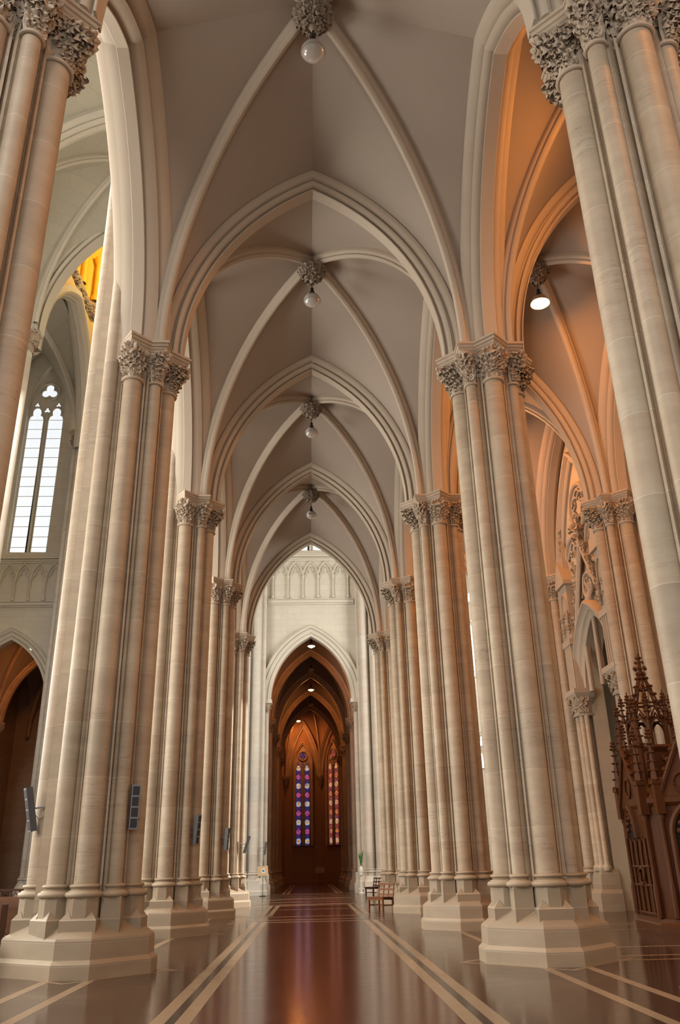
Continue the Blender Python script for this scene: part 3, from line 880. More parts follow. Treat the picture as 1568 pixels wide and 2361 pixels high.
two_light('leaded_window', 'low bright window pane near the floor of the slit between two bench-side piers', (11.4, YT - .05), (1, 0), .8, Zs(6.9), Zs(7.8), Zs(9.0), M['navearch'], M['glass_white'], bars=False, mull=.10, depth=.1, light_z=Zs(8.2))
# transept responds: bundles of tall shafts against the wall
def respond(label, c, shafts, z1, cap=None, mats=('base', 'navearch')):
    root = thing('respond', label, 'respond', (*c, 0))
    xs = [s[0] for s in shafts]; ys = [s[1] for s in shafts]
    pl = MB(); x0, x1 = min(xs) - .42, max(xs) + .42; y0 = min(ys) - .42
    pts = [(x0, .9), (x0, y0 + .35), (x0 + .35, y0), (x1 - .35, y0), (x1, y0 + .35), (x1, .9)]
    cx = (x0 + x1)/2
    pl.loft([[(cx + (x - cx)*s, .9 + (y - .9)*s, z) for x, y in pts] for s, z in ((1, 0), (1, .22), (.94, .28), (.93, .62), (.80, .95))], cap0=True, cap1=True)
    pl.build('plinth', M[mats[0]], root, smooth=20)
    for x, y, r in shafts:
        p = make_pedestal((x, y), r, -PI/2); p.build('pedestal', M[mats[0]], root)
        shaft_mb((x, y), r, 1.3, z1, 20).build('shaft', M[mats[1]], root)
    bk = MB(); bk.box(min(xs) - .1, max(xs) + .1, -.02, .9, .9, z1); bk.build('backing', M[mats[1]], root)
    if cap:
        rnd = random.Random(5); mb = MB()
        for x, y, r in shafts:
            mb.lathe([(r + .03, cap), (r + .05, cap + .04), (r + .02, cap + .08), (r + .04, cap + .4), (r + .16, cap + .85)], (x, y, 0), 16)
            for i in range(26):
                a = rnd.random()*2*PI; k = rnd.random(); rr = r + .05 + .12*k
                cluster(mb, (x + rr*math.cos(a), y + rr*math.sin(a), cap + .15 + .65*k), (math.cos(a), math.sin(a), 0), .07 + .04*k, rnd)
        mb.build('capital', M['carved'], root, smooth=60)
        ab = MB(); ab.loft([[(cx + (x - cx)*s, .9 + (y - .9)*s, z) for x, y in pts] for s, z in ((.9, cap + .85), (.95, cap + .95), (1.02, cap + 1.0), (1.02, cap + 1.15))], cap0=True, cap1=True)
        ab.build('abacus', M['carved'], root, smooth=20)
    return root
M['wstone'] = mat_stone('pale_transept_stone', (.64, .60, .52), (.57, .53, .46), (.36, .33, .3), (.42, .40, .36), course=1.5, veins=.4)
respond('grey-white transept shafts behind the easel sign', (XL + .05, YT - .75), [(-.55, -.25, .30), (.18, -.2, .27), (.62, .12, .12)], 40, None, ('wstone', 'wstone'))
respond('pale transept shafts with one brightly sunlit edge, behind the small bench', (XR + .05, YT - .75), [(.45, -.45, .42), (-.30, -.1, .30), (-.68, .15, .12)], 40, None, ('wstone', 'wstone'))
respond('grey transept shafts with a carved capital beyond the nave', (NAX + 3.6, YT - 1.3), [(.5, -.5, .32), (-.05, -.3, .28), (-.5, -.05, .2)], ZN + .3, ZN + .25, ('wstone', 'wstone'))
# jamb shafts of the choir aisle arch
for sg, lab in ((-1, 'slim jamb shaft under the pale wall arch, on the easel side'), (1, 'slim jamb shaft under the pale wall arch, on the bench side')):
    root = thing('jamb_shaft', lab, 'shaft', (XC + sg*2.94, YT - .1, 0))
    MBs = MB(); MBs.box(-.35, .35, -.35, .6, 0, .55); MBs.box(-.28, .28, -.28, .6, .55, 1.15); MBs.build('plinth', M['wstone'], root)
    shaft_mb((0, 0), .15, 1.15, 10.5 + K, 16).build('shaft', M['wstone'], root)
    rnd = random.Random(9); cp = MB(); cp.lathe([(.17, 10.45 + K), (.19, 10.5 + K), (.16, 10.55 + K), (.2, 10.8 + K), (.30, 11.05 + K)], n=14)
    for i in range(20):
        a = rnd.random()*2*PI; k = rnd.random(); cluster(cp, ((.2 + .1*k)*math.cos(a), (.2 + .1*k)*math.sin(a), 10.55 + K + .5*k), (math.cos(a), math.sin(a), 0), .07, rnd)
    cp.build('capital', M['carved'], root, smooth=60)
    ab = MB(); ab.box(-.34, .34, -.34, .6, 11.05 + K, 11.3 + K); ab.build('abacus', M['wstone'], root)

# ------------------------------------------------------------------ choir aisle beyond the transept
CY = [YT + .4 + BAY*k for k in range(5)]
CX0, CX1 = XL + .1, XR - .1
for k in range(1, 5):
    for x, sd in ((CX0, 'easel'), (CX1, 'bench')):
        make_pier('pier', 'dim choir pier beyond the pale wall arch, %s in its row on the %s side' % (ORDN[k-1], sd), (x, CY[k], 0), False, ('choir', 'choir', 'choir'))
for k in range(1, 5):
    span_arch('transverse_arch', 'shadowy pointed arch in the choir aisle, %s beyond the transept wall' % ORDN[k-1], 'arch', (CX0, CY[k]), (CX1, CY[k]), ZA, .90, ZAP, PROF_T, M['choir'], group='choir aisle arches')
for k in range(4):
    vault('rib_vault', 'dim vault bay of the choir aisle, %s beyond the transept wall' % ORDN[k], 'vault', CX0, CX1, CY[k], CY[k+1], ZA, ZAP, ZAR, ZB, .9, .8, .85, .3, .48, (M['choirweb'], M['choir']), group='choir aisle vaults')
for k, lit in ((0, 1), (1, 0), (2, 1), (3, 0)):
    make_lamp('pendant_lamp', ('glowing' if lit else 'unlit') + ' pendant lamp in the choir aisle, %s beyond the transept wall' % ORDN[k], (XC + .04, CY[k] + BAY*(.45 if k == 0 else .5), ZL - .1), lit, bulb='bulb_dim')
mb = MB()
for x, s in ((CX0 - .9, -1), (CX1 + .9, 1)): mb.box(min(x, x + s*.5), max(x, x + s*.5), YT + .9, CY[4] + 1, 0, 18)
struct(mb.build('wall_choir', M['choir'], smooth=0))
# polygonal end with stained glass
E0 = CY[4] + .5
facets = [((-6.0, E0 - 1), (-2.6, E0 + 5.5)), ((-2.6, E0 + 5.5), (1.25, E0 + 5.7)), ((1.25, E0 + 5.7), (4.6, E0 + 1.6)), ((4.6, E0 + 1.6), (5.6, E0 - 3))]
mb = MB()
for a, b in facets:
    d = Vector((b[0] - a[0], b[1] - a[1])).normalized(); nn = Vector((-d.y, d.x))
    o = [a, b, (b[0] + nn.x*.5, b[1] + nn.y*.5), (a[0] + nn.x*.5, a[1] + nn.y*.5)]
    mb.prism(o, 0, 19.3)
mb.prism([(-6.5, E0 - 3), (6, E0 - 3), (6, E0 + 7), (-6.5, E0 + 7)], 19.0, 19.3)
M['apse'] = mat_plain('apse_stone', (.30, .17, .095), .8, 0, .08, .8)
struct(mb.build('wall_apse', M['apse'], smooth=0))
def fpt(a, b, k, off): 
    d = Vector((b[0] - a[0], b[1] - a[1])); dn = d.normalized(); nn = Vector((dn.y, -dn.x))
    p = Vector(a) + d*k + nn*off; return (p.x, p.y), (dn.x, dn.y)
p, u = fpt(*facets[1], .49, .14); two_light('stained_window', 'two-light stained glass window straight ahead in the dark choir end', p, u, .86, 3.53, 11.7, 13.85, M['choir'], M['stained'], bars=False, mull=.36, depth=.16, side=.10, light_z=11.75)
p, u = fpt(*facets[2], .42, .14); two_light('stained_window', 'amber two-light stained glass window on the slanting choir wall, beside the blue one', p, u, .95, 3.53, 11.7, 13.85, M['choir'], M['stained_warm'], bars=False, mull=.36, depth=.16, side=.10, light_z=11.75)
for a, b, k, lab in ((facets[1][0], facets[1][1], .99, 'wall rib rising from a dark corbel between both stained windows'), (facets[1][0], facets[1][1], .02, 'wall rib on the dark corbel left of the blue stained window'), (facets[2][0], facets[2][1], .97, 'wall rib at the far end of the slanting choir wall')):
    p, u = fpt(a, b, k, .22); root = thing('corbel_rib', lab, 'rib', (*p, 10.4))
    cp = MB(); cp.lathe([(.02, -1.0), (.12, -.85), (.16, -.7), (.14, -.6), (.30, -.2), (.42, 0), (.42, .18), (0, .2)], n=14)
    rnd = random.Random(2)
    for i in range(22):
        t = rnd.random()*2*PI; q = rnd.random(); cluster(cp, ((.18 + .2*q)*math.cos(t), (.18 + .2*q)*math.sin(t), -.6 + .55*q), (math.cos(t), math.sin(t), 0), .08, rnd)
    cp.build('corbel', M['choir'], root, smooth=60)
    tgt = Vector((XC - .3, E0 + .4, 17.9)) - Vector((*p, 10.4)); pts = []
    for i in range(15):
        q = i/14; pts.append((tgt.x*(1 - math.cos(q*PI/2)), tgt.y*(1 - math.cos(q*PI/2)), .1 + (tgt.z - .1)*math.sin(q*PI/2)))
    rb = MB(); rb.tube(pts, .14, 8); rb.build('rib', M['choir'], root)
for f, lab in ((1, 'pointed wall arch framing the blue stained window'), (2, 'pointed wall arch framing the amber stained window')):
    a, b = facets[f]; p, u = fpt(a, b, .5, .05); L = math.hypot(b[0] - a[0], b[1] - a[1])
    root = thing('wall_arch', lab, 'arch', (*p, 10.6), math.atan2(u[1], u[0]))
    mb = MB(); sweep_arch(mb, Arch(L*.5 - .55, 4.9), [(.1, 0), (-.12, 0), (-.16, .05), (-.08, .08)] + roll(-.08, .08, -.30, .30, .04) + [(-.2, .34), (-.42, .5), (.1, .5)], (0, 0, 0), (1, 0, 0), (0, 1, 0), 16); mb.build('moulding', M['choir'], root)
make_lamp('pendant_lamp', 'small glowing lamp hanging in front of the choir end vault', (-1.18, E0 + 3.2, 16.1), 1, bulb='bulb_dim')
nb = thing('notice_stand', 'small pale notice on a thin stand in the dark choir aisle', 'sign', (.95, 84, 0))
b = MB(); b.lathe([(.2, 0), (.2, .03), (.02, .05)], n=14, caps=True); b.tube([(0, 0, .03), (0, 0, 1.0)], .015); b.build('post', M['black'], nb)
b = MB(); b.rbox((0, -.02, 1.2), (.85, .03, .5)); b.build('notice', M['choir'], nb)

# ------------------------------------------------------------------ nave side
mb = MB(); mb.box(XL - .5, XL + .5, -6, PY(4), 18.6, ZN + 8.8)
mb.box(XL - .45, XL + .45, PY(4) - .1, PY(4) + .8, 11.9, ZN + 8.8)
struct(mb.build('wall_nave', M['ashlar_y'], smooth=0))
mb = MB(); mb.box(XL - .4, 14, -6, PY(4) + .4, 18.8, 19.1); mb.box(XL - .4, 14, YT + .9, 96, 19.3, 19.6); mb.box(-30, 14, -6, PY(4) - .2, 42, 42.4); mb.box(-30, XNN - .6, PY(4) - .2, 60, 42, 42.4); mb.box(XL + .5, 14, PY(4) - .2, 60, 42, 42.4); mb.box(XNN - 2, XL + 2, PY(4) - 2, YT + 2, 54, 54.4)
struct(mb.build('roof', M['web'], smooth=0))
# wall above the last transverse arch closing the aisle towards the transept
def fill_above(x0, x1, y, inset, apex, zt, mat, name, th=.5):
    mb = MB(); h = (x1 - x0)/2 - inset + .40
    ar = Arch((x1 - x0)/2 - inset, apex - ZA)
    O = Vector(((x0 + x1)/2, y - th/2, 0)); pts = []
    for t in ts(16):
        u, z = ar.pt(t if t else 1e-9, .4); pts.append((u, ZA + z))
    for d in (0, th):
        mb.loft([[O + Vector((u, d, z)) for u, z in pts], [O + Vector((u, d, zt)) for u, z in pts]], closed=False)
    return struct(mb.build(name, mat, smooth=0))
fill_above(XL, XR, PY(4), .9, ZAP, 42, M['ashlar_x'], 'wall_aisle_end')
fill_above(XR, XOW, PY(4), .90, ZAP, 42, M['ashlar_x'], 'wall_outer_aisle_end')
def fill_side(x, y0, y1, inset, zs, apex, zt, off, mat, name, th=.6):
    mb = MB(); ar = Arch((y1 - y0)/2 - inset, apex - zs); pts = []
    for t in ts(16):
        u, z = ar.pt(t if t else 1e-9, off); pts.append(((y0 + y1)/2 + u, zs + z))
    for d in (-th/2, th/2): mb.loft([[(x + d, y, z) for y, z in pts], [(x + d, y, zt) for y, z in pts]], closed=False)
    return struct(mb.build(name, mat, smooth=0))
fill_side(XNN, PY(4) + .6, YT - .6, 1.9, ZN, 37.7, 38.7, .45, M['goldlow'], 'wall_crossing')
mb = MB(); wall_face(mb, (13.4, PY(4) - 1, 0), (0, 1, 0), [(6.8, 1.0, 15, 18.5, 6.5), (10.4, 1.0, 15, 18.5, 6.5), (14.0, 1.0, 15, 18.5, 6.5)], 0, YT - PY(4) + 1, 0, 42, .5, (1, 0, 0))
struct(mb.build('wall_transept_south', M['ashlar_y'], smooth=0))
# far nave piers at the crossing
def big_pier(label, c, r=1.15, cap=True, z1=ZN):
    root = thing('crossing_pier', label, 'pier', (*c, 0))
    pl = MB(); pl.loft([[(x*s, y*s, z) for x, y in ngon((0, 0), r + .75, 8, PI/8)] for s, z in ((1, 0), (1, .25), (.94, .3), (.93, .65), (.75, 1.0))], cap0=True, cap1=True); pl.build('plinth', M['wstone'], root, smooth=20)
    cr = MB(); cr.prism(ngon((0, 0), r - .1, 16, 0), .9, z1 + .5); cr.build('core', M['wstone'], root)
    rnd = random.Random(4)
    for i in range(8):
        a = 2*PI*i/8; q = (r*math.cos(a), r*math.sin(a)); rr = .34 if i % 2 == 0 else .2
        s = MB(); s.lathe([(rr + .1, 1.0), (rr + .1, 1.2), (rr, 1.35), (rr, z1)], (*q, 0), 20); s.build('shaft', M['wstone'], root)
        if cap:
            cp = MB(); cp.lathe([(rr + .05, z1 - 1.5), (rr + .06, z1 - 1.42), (rr + .02, z1 - 1.38), (rr + .05, z1 - .9), (rr + .25, z1 - .3)], (*q, 0), 16)
            for j in range(36):
                t = rnd.random()*2*PI; k = rnd.random(); R = rr + .05 + .2*k
                cluster(cp, (q[0] + R*math.cos(t), q[1] + R*math.sin(t), z1 - 1.2 + .9*k), (math.cos(t), math.sin(t), 0), .10 + .05*k, rnd)
            cp.build('capital', M['carved'], root, smooth=60)
    if cap:
        ab = MB(); ab.loft([[(x*s, y*s, z) for x, y in ngon((0, 0), r + .72, 8, 0)] for s, z in ((.88, z1 - .3), (.93, z1 - .2), (.95, z1 - .12), (1, z1 - .08), (1, z1 + .06))], cap0=True, cap1=True); ab.build('abacus', M['wstone'], root, smooth=20)
    return root
big_pier('tall pale crossing pier across the nave, seen beside the nearest pier', (XNN - .55, PY(4)), 1.15)
# nave high vaults, crossing arches
NI = 1.35
for k, lb in ((1, 'high nave transverse arch nearest the camera'), (2, 'high nave transverse arch, second, its blunt point showing beside the near pier'), (3, 'high nave transverse arch just before the crossing')):
    span_arch('nave_arch', lb, 'arch', (XNN, PY(k)), (XL, PY(k)), ZN, NI, 36.7, PROF_BIG if k == 9 else PROF_A, M['navearch'], group='high nave arches')
span_arch('nave_arch', 'broad crossing arch springing from the tall pale pier across the nave', 'arch', (XNN, PY(4)), (XL, PY(4)), ZN, 1.3, 37.7, PROF_BIG, M['navearch'], stilt=.2)
span_arch('nave_arch', 'crossing arch opening to the far transept arm, seen edge-on past the window', 'arch', (XNN, PY(4) + .6), (XNN, YT - .6), ZN, 1.9, 37.7, PROF_A, M['navearch'])
for k in (0, 1, 2, 3):
    vault('nave_vault', 'high nave vault bay, %s from the camera' % ORDN[k], 'vault', XNN, XL, PY(k), PY(k+1), ZN, 36.7, 36.0, 38.2, NI, 1.0, 1.5, .46, .5, (M['naveweb'], M['navearch']), prof=rib_prof(.2, .45), webr=(.7, .5, .4), boss=False, group='high nave vaults')
vault('nave_vault', 'vault of the far transept arm above the tall window', 'vault', XNN - 9, XNN, PY(4), YT, ZN, 37.7, 37.2, 38.6, 1.6, 1.0, 1.5, .5, .5, (M['naveweb'], M['navearch']), prof=rib_prof(.2, .45), webr=(.7, .5, .4), boss=False)
mb = MB(); mb.box(XNN - 1.6, XNN - 1.2, -6, PY(4) - 1.4, 0, 42)
struct(mb.build('wall_nave_far', M['ashlar_y'], smooth=0))
# lantern squinch over the crossing: golden plaster with a carved cornice
sq = thing('lantern_squinch', 'golden painted lantern squinch with a dark carved cornice above the crossing', 'squinch', (XNN - .35, YT - 1.9, 35.4))
b = MB(); b.loft([[(0, -9, z), (0, -2.6, z), (2.6, 0, z), (11, 0, z)] for z in (2.7, 4.2)], closed=False); b.build('yellow_wall', M['goldlow'], sq, smooth=0)
b = MB(); b.loft([[(0 + d, -9, z), (0 + d, -2.6 - d*.4, z), (2.6 + d*.4, 0 - d, z), (11, 0 - d, z)] for d, z in ((0, 4.0), (.15, 4.3), (.2, 4.5), (.42, 4.9), (.45, 5.2), (.1, 5.3))], closed=False)
rnd = random.Random(8)
for i in range(110):
    k = rnd.random(); q = rnd.choice(((0, -9, 0, -2.8), (.1, -2.6, 2.6, -.1), (.1, -2.6, 2.6, -.1), (2.8, 0, 11, 0)))
    n = (1, 0, -.4) if q[0] == q[2] else ((.7, -.7, -.4) if q[0] == .1 else (0, -1, -.4))
    x, y = q[0] + (q[2] - q[0])*k, q[1] + (q[3] - q[1])*k; d = .12 + rnd.random()*.3
    cluster(b, (x + n[0]*d, y + n[1]*d, 4.1 + d*1.1), n, .26, rnd)
b.build('carved_cornice', M['carved'], sq, smooth=60)
b = MB(); b.loft([[(.1, -9, z), (.1, -2.7, z), (2.6, -.1, z), (11, -.1, z)] for z in (5.2, 18.4)], closed=False)
for x, y in ((.35, -7), (.35, -4.6), (.7, -2.5), (1.9, -1.1), (3.4, -.4), (6, -.4), (8.6, -.4)): b.lathe([(.26, 5.3), (.26, 5.7), (.16, 5.9), (.16, 8.6), (.3, 9.0), (.34, 9.3)], (x, y, 0), 12)
b.build('gilded_drum', M['gold'], sq, smooth=40)
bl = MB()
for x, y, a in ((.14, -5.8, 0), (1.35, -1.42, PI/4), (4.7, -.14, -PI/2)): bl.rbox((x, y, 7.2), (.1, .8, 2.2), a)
bl.build('niche', M['void'], sq, smooth=0)  # black slabs paint the shade of the niches
ll = bpy.data.lights.new('lantern_fill', 'POINT'); ll.energy = 4500; ll.color = (1.0, .78, .35); ll.shadow_soft_size = .5  # unseen warm point light added to brighten the gilded drum
lo = bpy.data.objects.new('lantern_fill', ll); COL.objects.link(lo); lo.location = (XN, 46.5, 44)
mb = MB(); mb.box(XNN + .4, XL + 1, YT - .1, YT + .3, 38.5, 54); mb.box(XL + .2, XL + .6, PY(4), YT, 38.5, 54); mb.box(XNN - 1, XL + .6, PY(4) - .2, PY(4) + .2, 39.5, 54); mb.box(XNN - 1.4, XNN - 1, PY(4), YT, 41, 54)
struct(mb.build('wall_lantern', M['goldlow'], smooth=0))
mb = MB(); mb.box(XNN - 10, XNN - 9.5, PY(4), YT, 0, 42); struct(mb.build('wall_transept_end', M['ashlar_y'], smooth=0))
# far aisle beyond its arch
FA = [(NAX - 3.68, YT + 8.1), (NAX + 3.68, YT + 8.1)]
for (x, y), lb in zip(FA, ('dim pier in the far choir aisle, its outer row', 'dim pier in the far choir aisle, orange light on its capital')): make_pier('pier', lb, (x, y, 0), False, ('choir', 'choir', 'choir'))
span_arch('transverse_arch', 'orange-lit arch inside the dark far aisle beyond the nave', 'arch', FA[0], FA[1], ZA, .9, ZAP, PROF_T, M['choir'])
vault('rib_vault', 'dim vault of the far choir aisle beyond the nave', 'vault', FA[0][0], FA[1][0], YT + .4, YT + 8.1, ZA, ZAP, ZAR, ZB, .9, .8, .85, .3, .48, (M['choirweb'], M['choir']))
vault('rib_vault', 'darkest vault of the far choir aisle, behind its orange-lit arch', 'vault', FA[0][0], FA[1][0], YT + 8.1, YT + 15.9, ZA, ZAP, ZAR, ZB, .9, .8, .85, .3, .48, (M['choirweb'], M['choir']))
make_lamp('pendant_lamp', 'small glowing lamp under the far aisle arch beyond the nave', (NAX + .1, YT + 4.2, ZL), 1, bulb='bulb_dim')
mb = MB(); mb.box(NAX - 4.6, NAX + 4.6, YT + 15.9, YT + 16.4, 0, 19.3); mb.box(NAX - 4.8, NAX - 4.5, YT + .9, YT + 16, 0, 19.3); mb.box(NAX + 4.5, NAX + 4.8, YT + .9, YT + 16, 0, 19.3); mb.box(NAX - 4.8, NAX + 4.8, YT + .9, YT + 16.4, 19.3, 19.6)
struct(mb.build('wall_far_aisle', M['choir'], smooth=0))

# ------------------------------------------------------------------ outer aisle wall, portal and tracery
mb = MB()
wall_face(mb, (XW, 0, 0), (0, 1, 0), [(PY(2) + BAY/2, 1.68, 6.8, 9.3, 0)], -6, YT - 13, 0, 19, .5, (1, 0, 0))
struct(mb.build('wall_right', M['ashlar_y'], smooth=20))
mb = MB(); mb.box(XW + .5, XW + 5, 22, 31.5, 0, .02); mb.box(XW + 2.2, XW + 2.4, 22, 31.5, 0, 10); mb.box(XW + .5, XW + 2.4, 24.0, 24.2, 0, 10); mb.box(XW + .5, XW + 2.4, 29.7, 29.9, 0, 10); mb.box(XW + .5, XW + 2.4, 24, 29.9, 9.6, 10)
struct(mb.build('wall_chapel', mat_plain('chapel_plaster', (.42, .37, .29), .8, 0, .06, 1), smooth=0))
RL = {0: 'wall respond nearest the camera on the outer aisle wall', 1: 'wall respond behind the pointed wooden confessional spire', 2: 'wall respond carved with a leafy capital, right of the tracery', 3: 'wall respond beyond the gabled portal', 4: 'last wall respond of the outer aisle'}
for k in range(5): make_pier('wall_pier', RL[k], (XOW, PY(k), 0), False, group='responds of the outer aisle wall')
cy = PY(2) + BAY/2
# blind tracery window above the portal
def circ(c, R, n=24, a0=0, a1=2*PI): return [(c[0], c[1] + R*math.cos(a0 + (a1 - a0)*i/n), c[2] + R*math.sin(a0 + (a1 - a0)*i/n)) for i in range(n + 1)]
tr = thing('blind_tracery', 'orange-lit blind window tracery with roundels on the outer aisle wall', 'tracery', (XW, cy, 9.6)); tr.scale = (1, 1.03, 1.04)
b = MB(); ar = Arch(2.55, 5.1)
sweep_arch(b, ar, [(.05, 0), (-.10, 0), (-.16, .06), (-.16, .14), (-.30, .22), (-.30, .32), (-.05, .36)], (0, 0, .3), (0, 1, 0), (1, 0, 0), 20, stilt=3.2); b.build('frame_arch', M['arch'], tr)
def roundel(y, z, R, m):
    b = MB(); b.tube(circ((-.07, y, z), R), .085, 8); b.tube(circ((-.04, y, z), R*.84), .035, 6)
    for i in range(m):
        a = 2*PI*i/m + PI/2; c = (-.05, y + R*.42*math.cos(a), z + R*.42*math.sin(a))
        b.tube(circ(c, R*.36, 12, a - 2.2, a + 2.2), .045, 6)
    b.build('roundel', M['arch'], tr)
roundel(0, 3.65, .82, 6); roundel(-1.15, 2.1, .78, 5); roundel(1.15, 2.1, .78, 5)
for y in (-1.7, -.57, .57, 1.7):
    b = MB(); sweep_arch(b, Arch(.5, .9), [(.03, 0), (-.12, 0), (-.12, .09), (.03, .1)], (0, y, .25), (0, 1, 0), (1, 0, 0), 8, stilt=2.6)
    b.tube([(-.06, y - .28, .25), (-.06, y - .30, .55), (-.06, y, .95), (-.06, y + .30, .55), (-.06, y + .28, .25)], .04, 6); b.build('blind_lancet', M['arch'], tr)
for y in (-1.13, 0, 1.13):
    b = MB(); b.lathe([(.09, -2.6), (.09, .25), (.14, .3), (.12, .5)], (-.08, y, 0), 10); b.build('mullion', M['arch'], tr)
# gabled portal
def finial(b, x, y, z, s=1.0):
    b.tube([(x, y, z - .1*s), (x, y, z + .55*s)], [.06*s, .03*s], 6)
    rnd = random.Random(int(1000*(x + y + z)))
    for dz, r, m in ((.10, .13, 4), (.30, .17, 4), (.52, .08, 2)):
        for i in range(m):
            a = 2*PI*i/m + PI/4; cluster(b, (x + r*.7*s*math.cos(a), y + r*.7*s*math.sin(a), z + dz*s), (math.cos(a), math.sin(a), .3), r*.55*s, rnd)
po = thing('gabled_portal', 'tall gabled chapel portal with crockets and pinnacles on the outer aisle wall', 'portal', (XW, cy, 0)); po.scale = (1, 1.037, 1.035)
HW = 1.62
b = MB(); sweep_arch(b, Arch(HW, 2.4), [(.1, -.02), (-.12, -.02)] + roll(-.14, 0, -.26, .16, .03) + roll(-.24, .18, -.42, .36, .03) + [(-.42, .42), (-.34, .48), (0, .5)], (0, 0, 6.6), (0, 1, 0), (1, 0, 0), 18); b.build('arch_moulding', M['arch'], po)
for sg in (-1, 1):
    y = sg*(HW + .36)
    b = MB(); b.loft([[(x, y + q, z) for x, q in ((-.62*s, -.5*s), (-.2, -.55*s), (.1, -.55*s), (.1, .55*s), (-.2, .55*s), (-.62*s, .5*s))] for s, z in ((1, 0), (1, .5), (.85, .62), (.82, .95), (.7, 1.2))], cap0=True, cap1=True); b.build('plinth', M['base'], po, smooth=20)
    for dx, dy, r in ((-.34, -.18, .10), (-.38, .06, .12), (-.22, .26, .09), (-.22, -.32, .09)):
        s = MB(); s.lathe([(r + .05, 1.15), (r + .06, 1.25), (r, 1.35), (r, 6.0)], (dx, y + dy*1, 0), 14); s.build('jamb_shaft', M['pier'], po)
    rnd = random.Random(6); b = MB(); b.lathe([(.40, 5.95), (.43, 6.0), (.38, 6.06), (.40, 6.3), (.5, 6.55)], (-.15, y, 0), 18)
    for i in range(60):
        a = PI/2 + rnd.random()*PI; k = rnd.random(); R = .40 + .12*k
        cluster(b, (-.15 + R*math.cos(a), y + R*math.sin(a), 6.1 + .45*k), (math.cos(a), math.sin(a), 0), .075, rnd)
    b.build('capital', M['carved'], po, smooth=60)
    b = MB(); b.loft([[(-.62*s, y - .55*s, z), (.1, y - .55*s, z), (.1, y + .55*s, z), (-.62*s, y + .55*s, z)] for s, z in ((.85, 6.55), (.95, 6.65), (1, 6.7), (1, 6.85))], cap0=True, cap1=True); b.build('abacus', M['arch'], po, smooth=20)
    # buttress, gablets and pinnacle above the jamb
    b = MB(); b.box(-.40, .1, y - .33, y + .36, 6.85, 8.6); b.box(-.5, .1, y - .40, y + .44, 8.4, 8.62)
    for q in (-.25, -.08, .09, .26): b.lathe([(.05, 6.85), (.05, 8.4)], (-.44, y + q, 0), 8)
    b.box(-.36, .1, y - .36, y + .36, 8.6, 10.7)
    sweep_arch(b, Arch(.24, .4), [(.02, 0), (-.06, 0), (-.06, .05), (.02, .06)], (-.36, y, 9.9), (0, 1, 0), (1, 0, 0), 8, stilt=1.1)
    for zz in (8.9, 9.3): finial(b, -.42, y + .3, zz, .6); finial(b, -.42, y - .3, zz, .6)
    b.box(-.48, .1, y - .48, y + .48, 10.6, 10.75)
    b.add([(-.48, y - .48, 10.75), (-.48, y + .48, 10.75), (-.48, y, 11.55), (.1, y - .48, 10.75), (.1, y + .48, 10.75), (.1, y, 11.55)], [(0, 1, 2), (0, 2, 5, 3), (1, 4, 5, 2)])
    b.loft([[(-.15 + q*.17*c, y + q*.17*d, z) for c, d in ((-1, -1), (1, -1), (1, 1), (-1, 1))] for q, z in ((1, 11.0), (.9, 11.5), (.1, 12.6))], cap1=True)
    for i in range(4): finial(b, -.15 + .1, y, 11.5 + .25*i, .35); finial(b, -.15 - .1, y, 11.5 + .25*i, .35)
    finial(b, -.15, y, 12.5, .9)
    b.build('pinnacle', M['arch'], po, smooth=40)
b = MB()
for sg in (-1, 1):
    p0, p1 = Vector((-.2, sg*(HW + .35), 8.0)), Vector((-.2, 0, 11.6)); d = (p1 - p0).normalized()
    for off, r in ((0, .09), (.14, .05)): b.tube([p0 + Vector((.05*off, 0, -off)), p1 + Vector((0, 0, -off*1.8))], r, 8)
    for i in range(1, 7): q = p0.lerp(p1, i/7); finial(b, q.x - .03, q.y + sg*.12, q.z + .08, .62)
b.tube(circ((-.12, 0, 10.05), .42), .06, 8)
for i in range(4):
    a = PI/4 + i*PI/2; b.tube(circ((-.1, .19*math.cos(a), 10.05 + .19*math.sin(a)), .15, 10), .03, 6)
b.box(-.05, .1, -1.5, 1.5, 9.1, 9.15)
finial(b, -.2, 0, 11.6, 1.7); b.build('gable', M['arch'], po, smooth=40)
ga = thing('iron_gate', 'dark wrought iron gate leaf standing open at the chapel portal', 'gate', (XW - .55, PY(2) + 2.1, 0))
b = MB()
for i in range(7): b.tube([(0, -.45 + .15*i, .55), (0, -.45 + .15*i, 1.45)], .012, 5)
for z in (.55, 1.0, 1.45): b.tube([(0, -.5, z), (0, .5, z)], .016, 5)
b.build('bars', M['iron'], ga); b = MB(); b.box(-.04, .04, -.54, -.48, .0, 1.5); b.build('post', M['iron'], ga)

# ------------------------------------------------------------------ confessional
cf = thing('confessional', 'dark carved oak confessional with a crocketed spire by the outer aisle wall', 'confessional', (8.70, 20.78, 0))
PB = [(-.72, 1.15), (-.93, -.82), (-.66, -1.12), (.40, -1.85), (.95, -1.85), (.95, 1.75), (-.3, 1.75)]
def scale(pts, s): return [(x*s, y*s) for x, y in pts]
b = MB(); b.loft([[(x, y, z) for x, y in scale(PB, s)] for s, z in ((1.06, 0), (1.06, .16), (1.02, .20), (1.0, .28), (.97, .30))], cap0=True, cap1=True); b.build('plinth', M['oak'], cf, smooth=20)
b = MB(); b.loft([[(x, y, z) for x, y in scale(PB, .95)] for z in (.28, 2.9)], cap0=True, cap1=True); b.build('body', M['oak'], cf, smooth=0)
b = MB(); b.loft([[(x, y, z) for x, y in scale(PB, s)] for s, z in ((.96, 2.62), (1.02, 2.70), (1.02, 2.80), (.97, 2.86), (.80, 3.05))], cap1=True); b.build('cornice', M['oak'], cf, smooth=20)
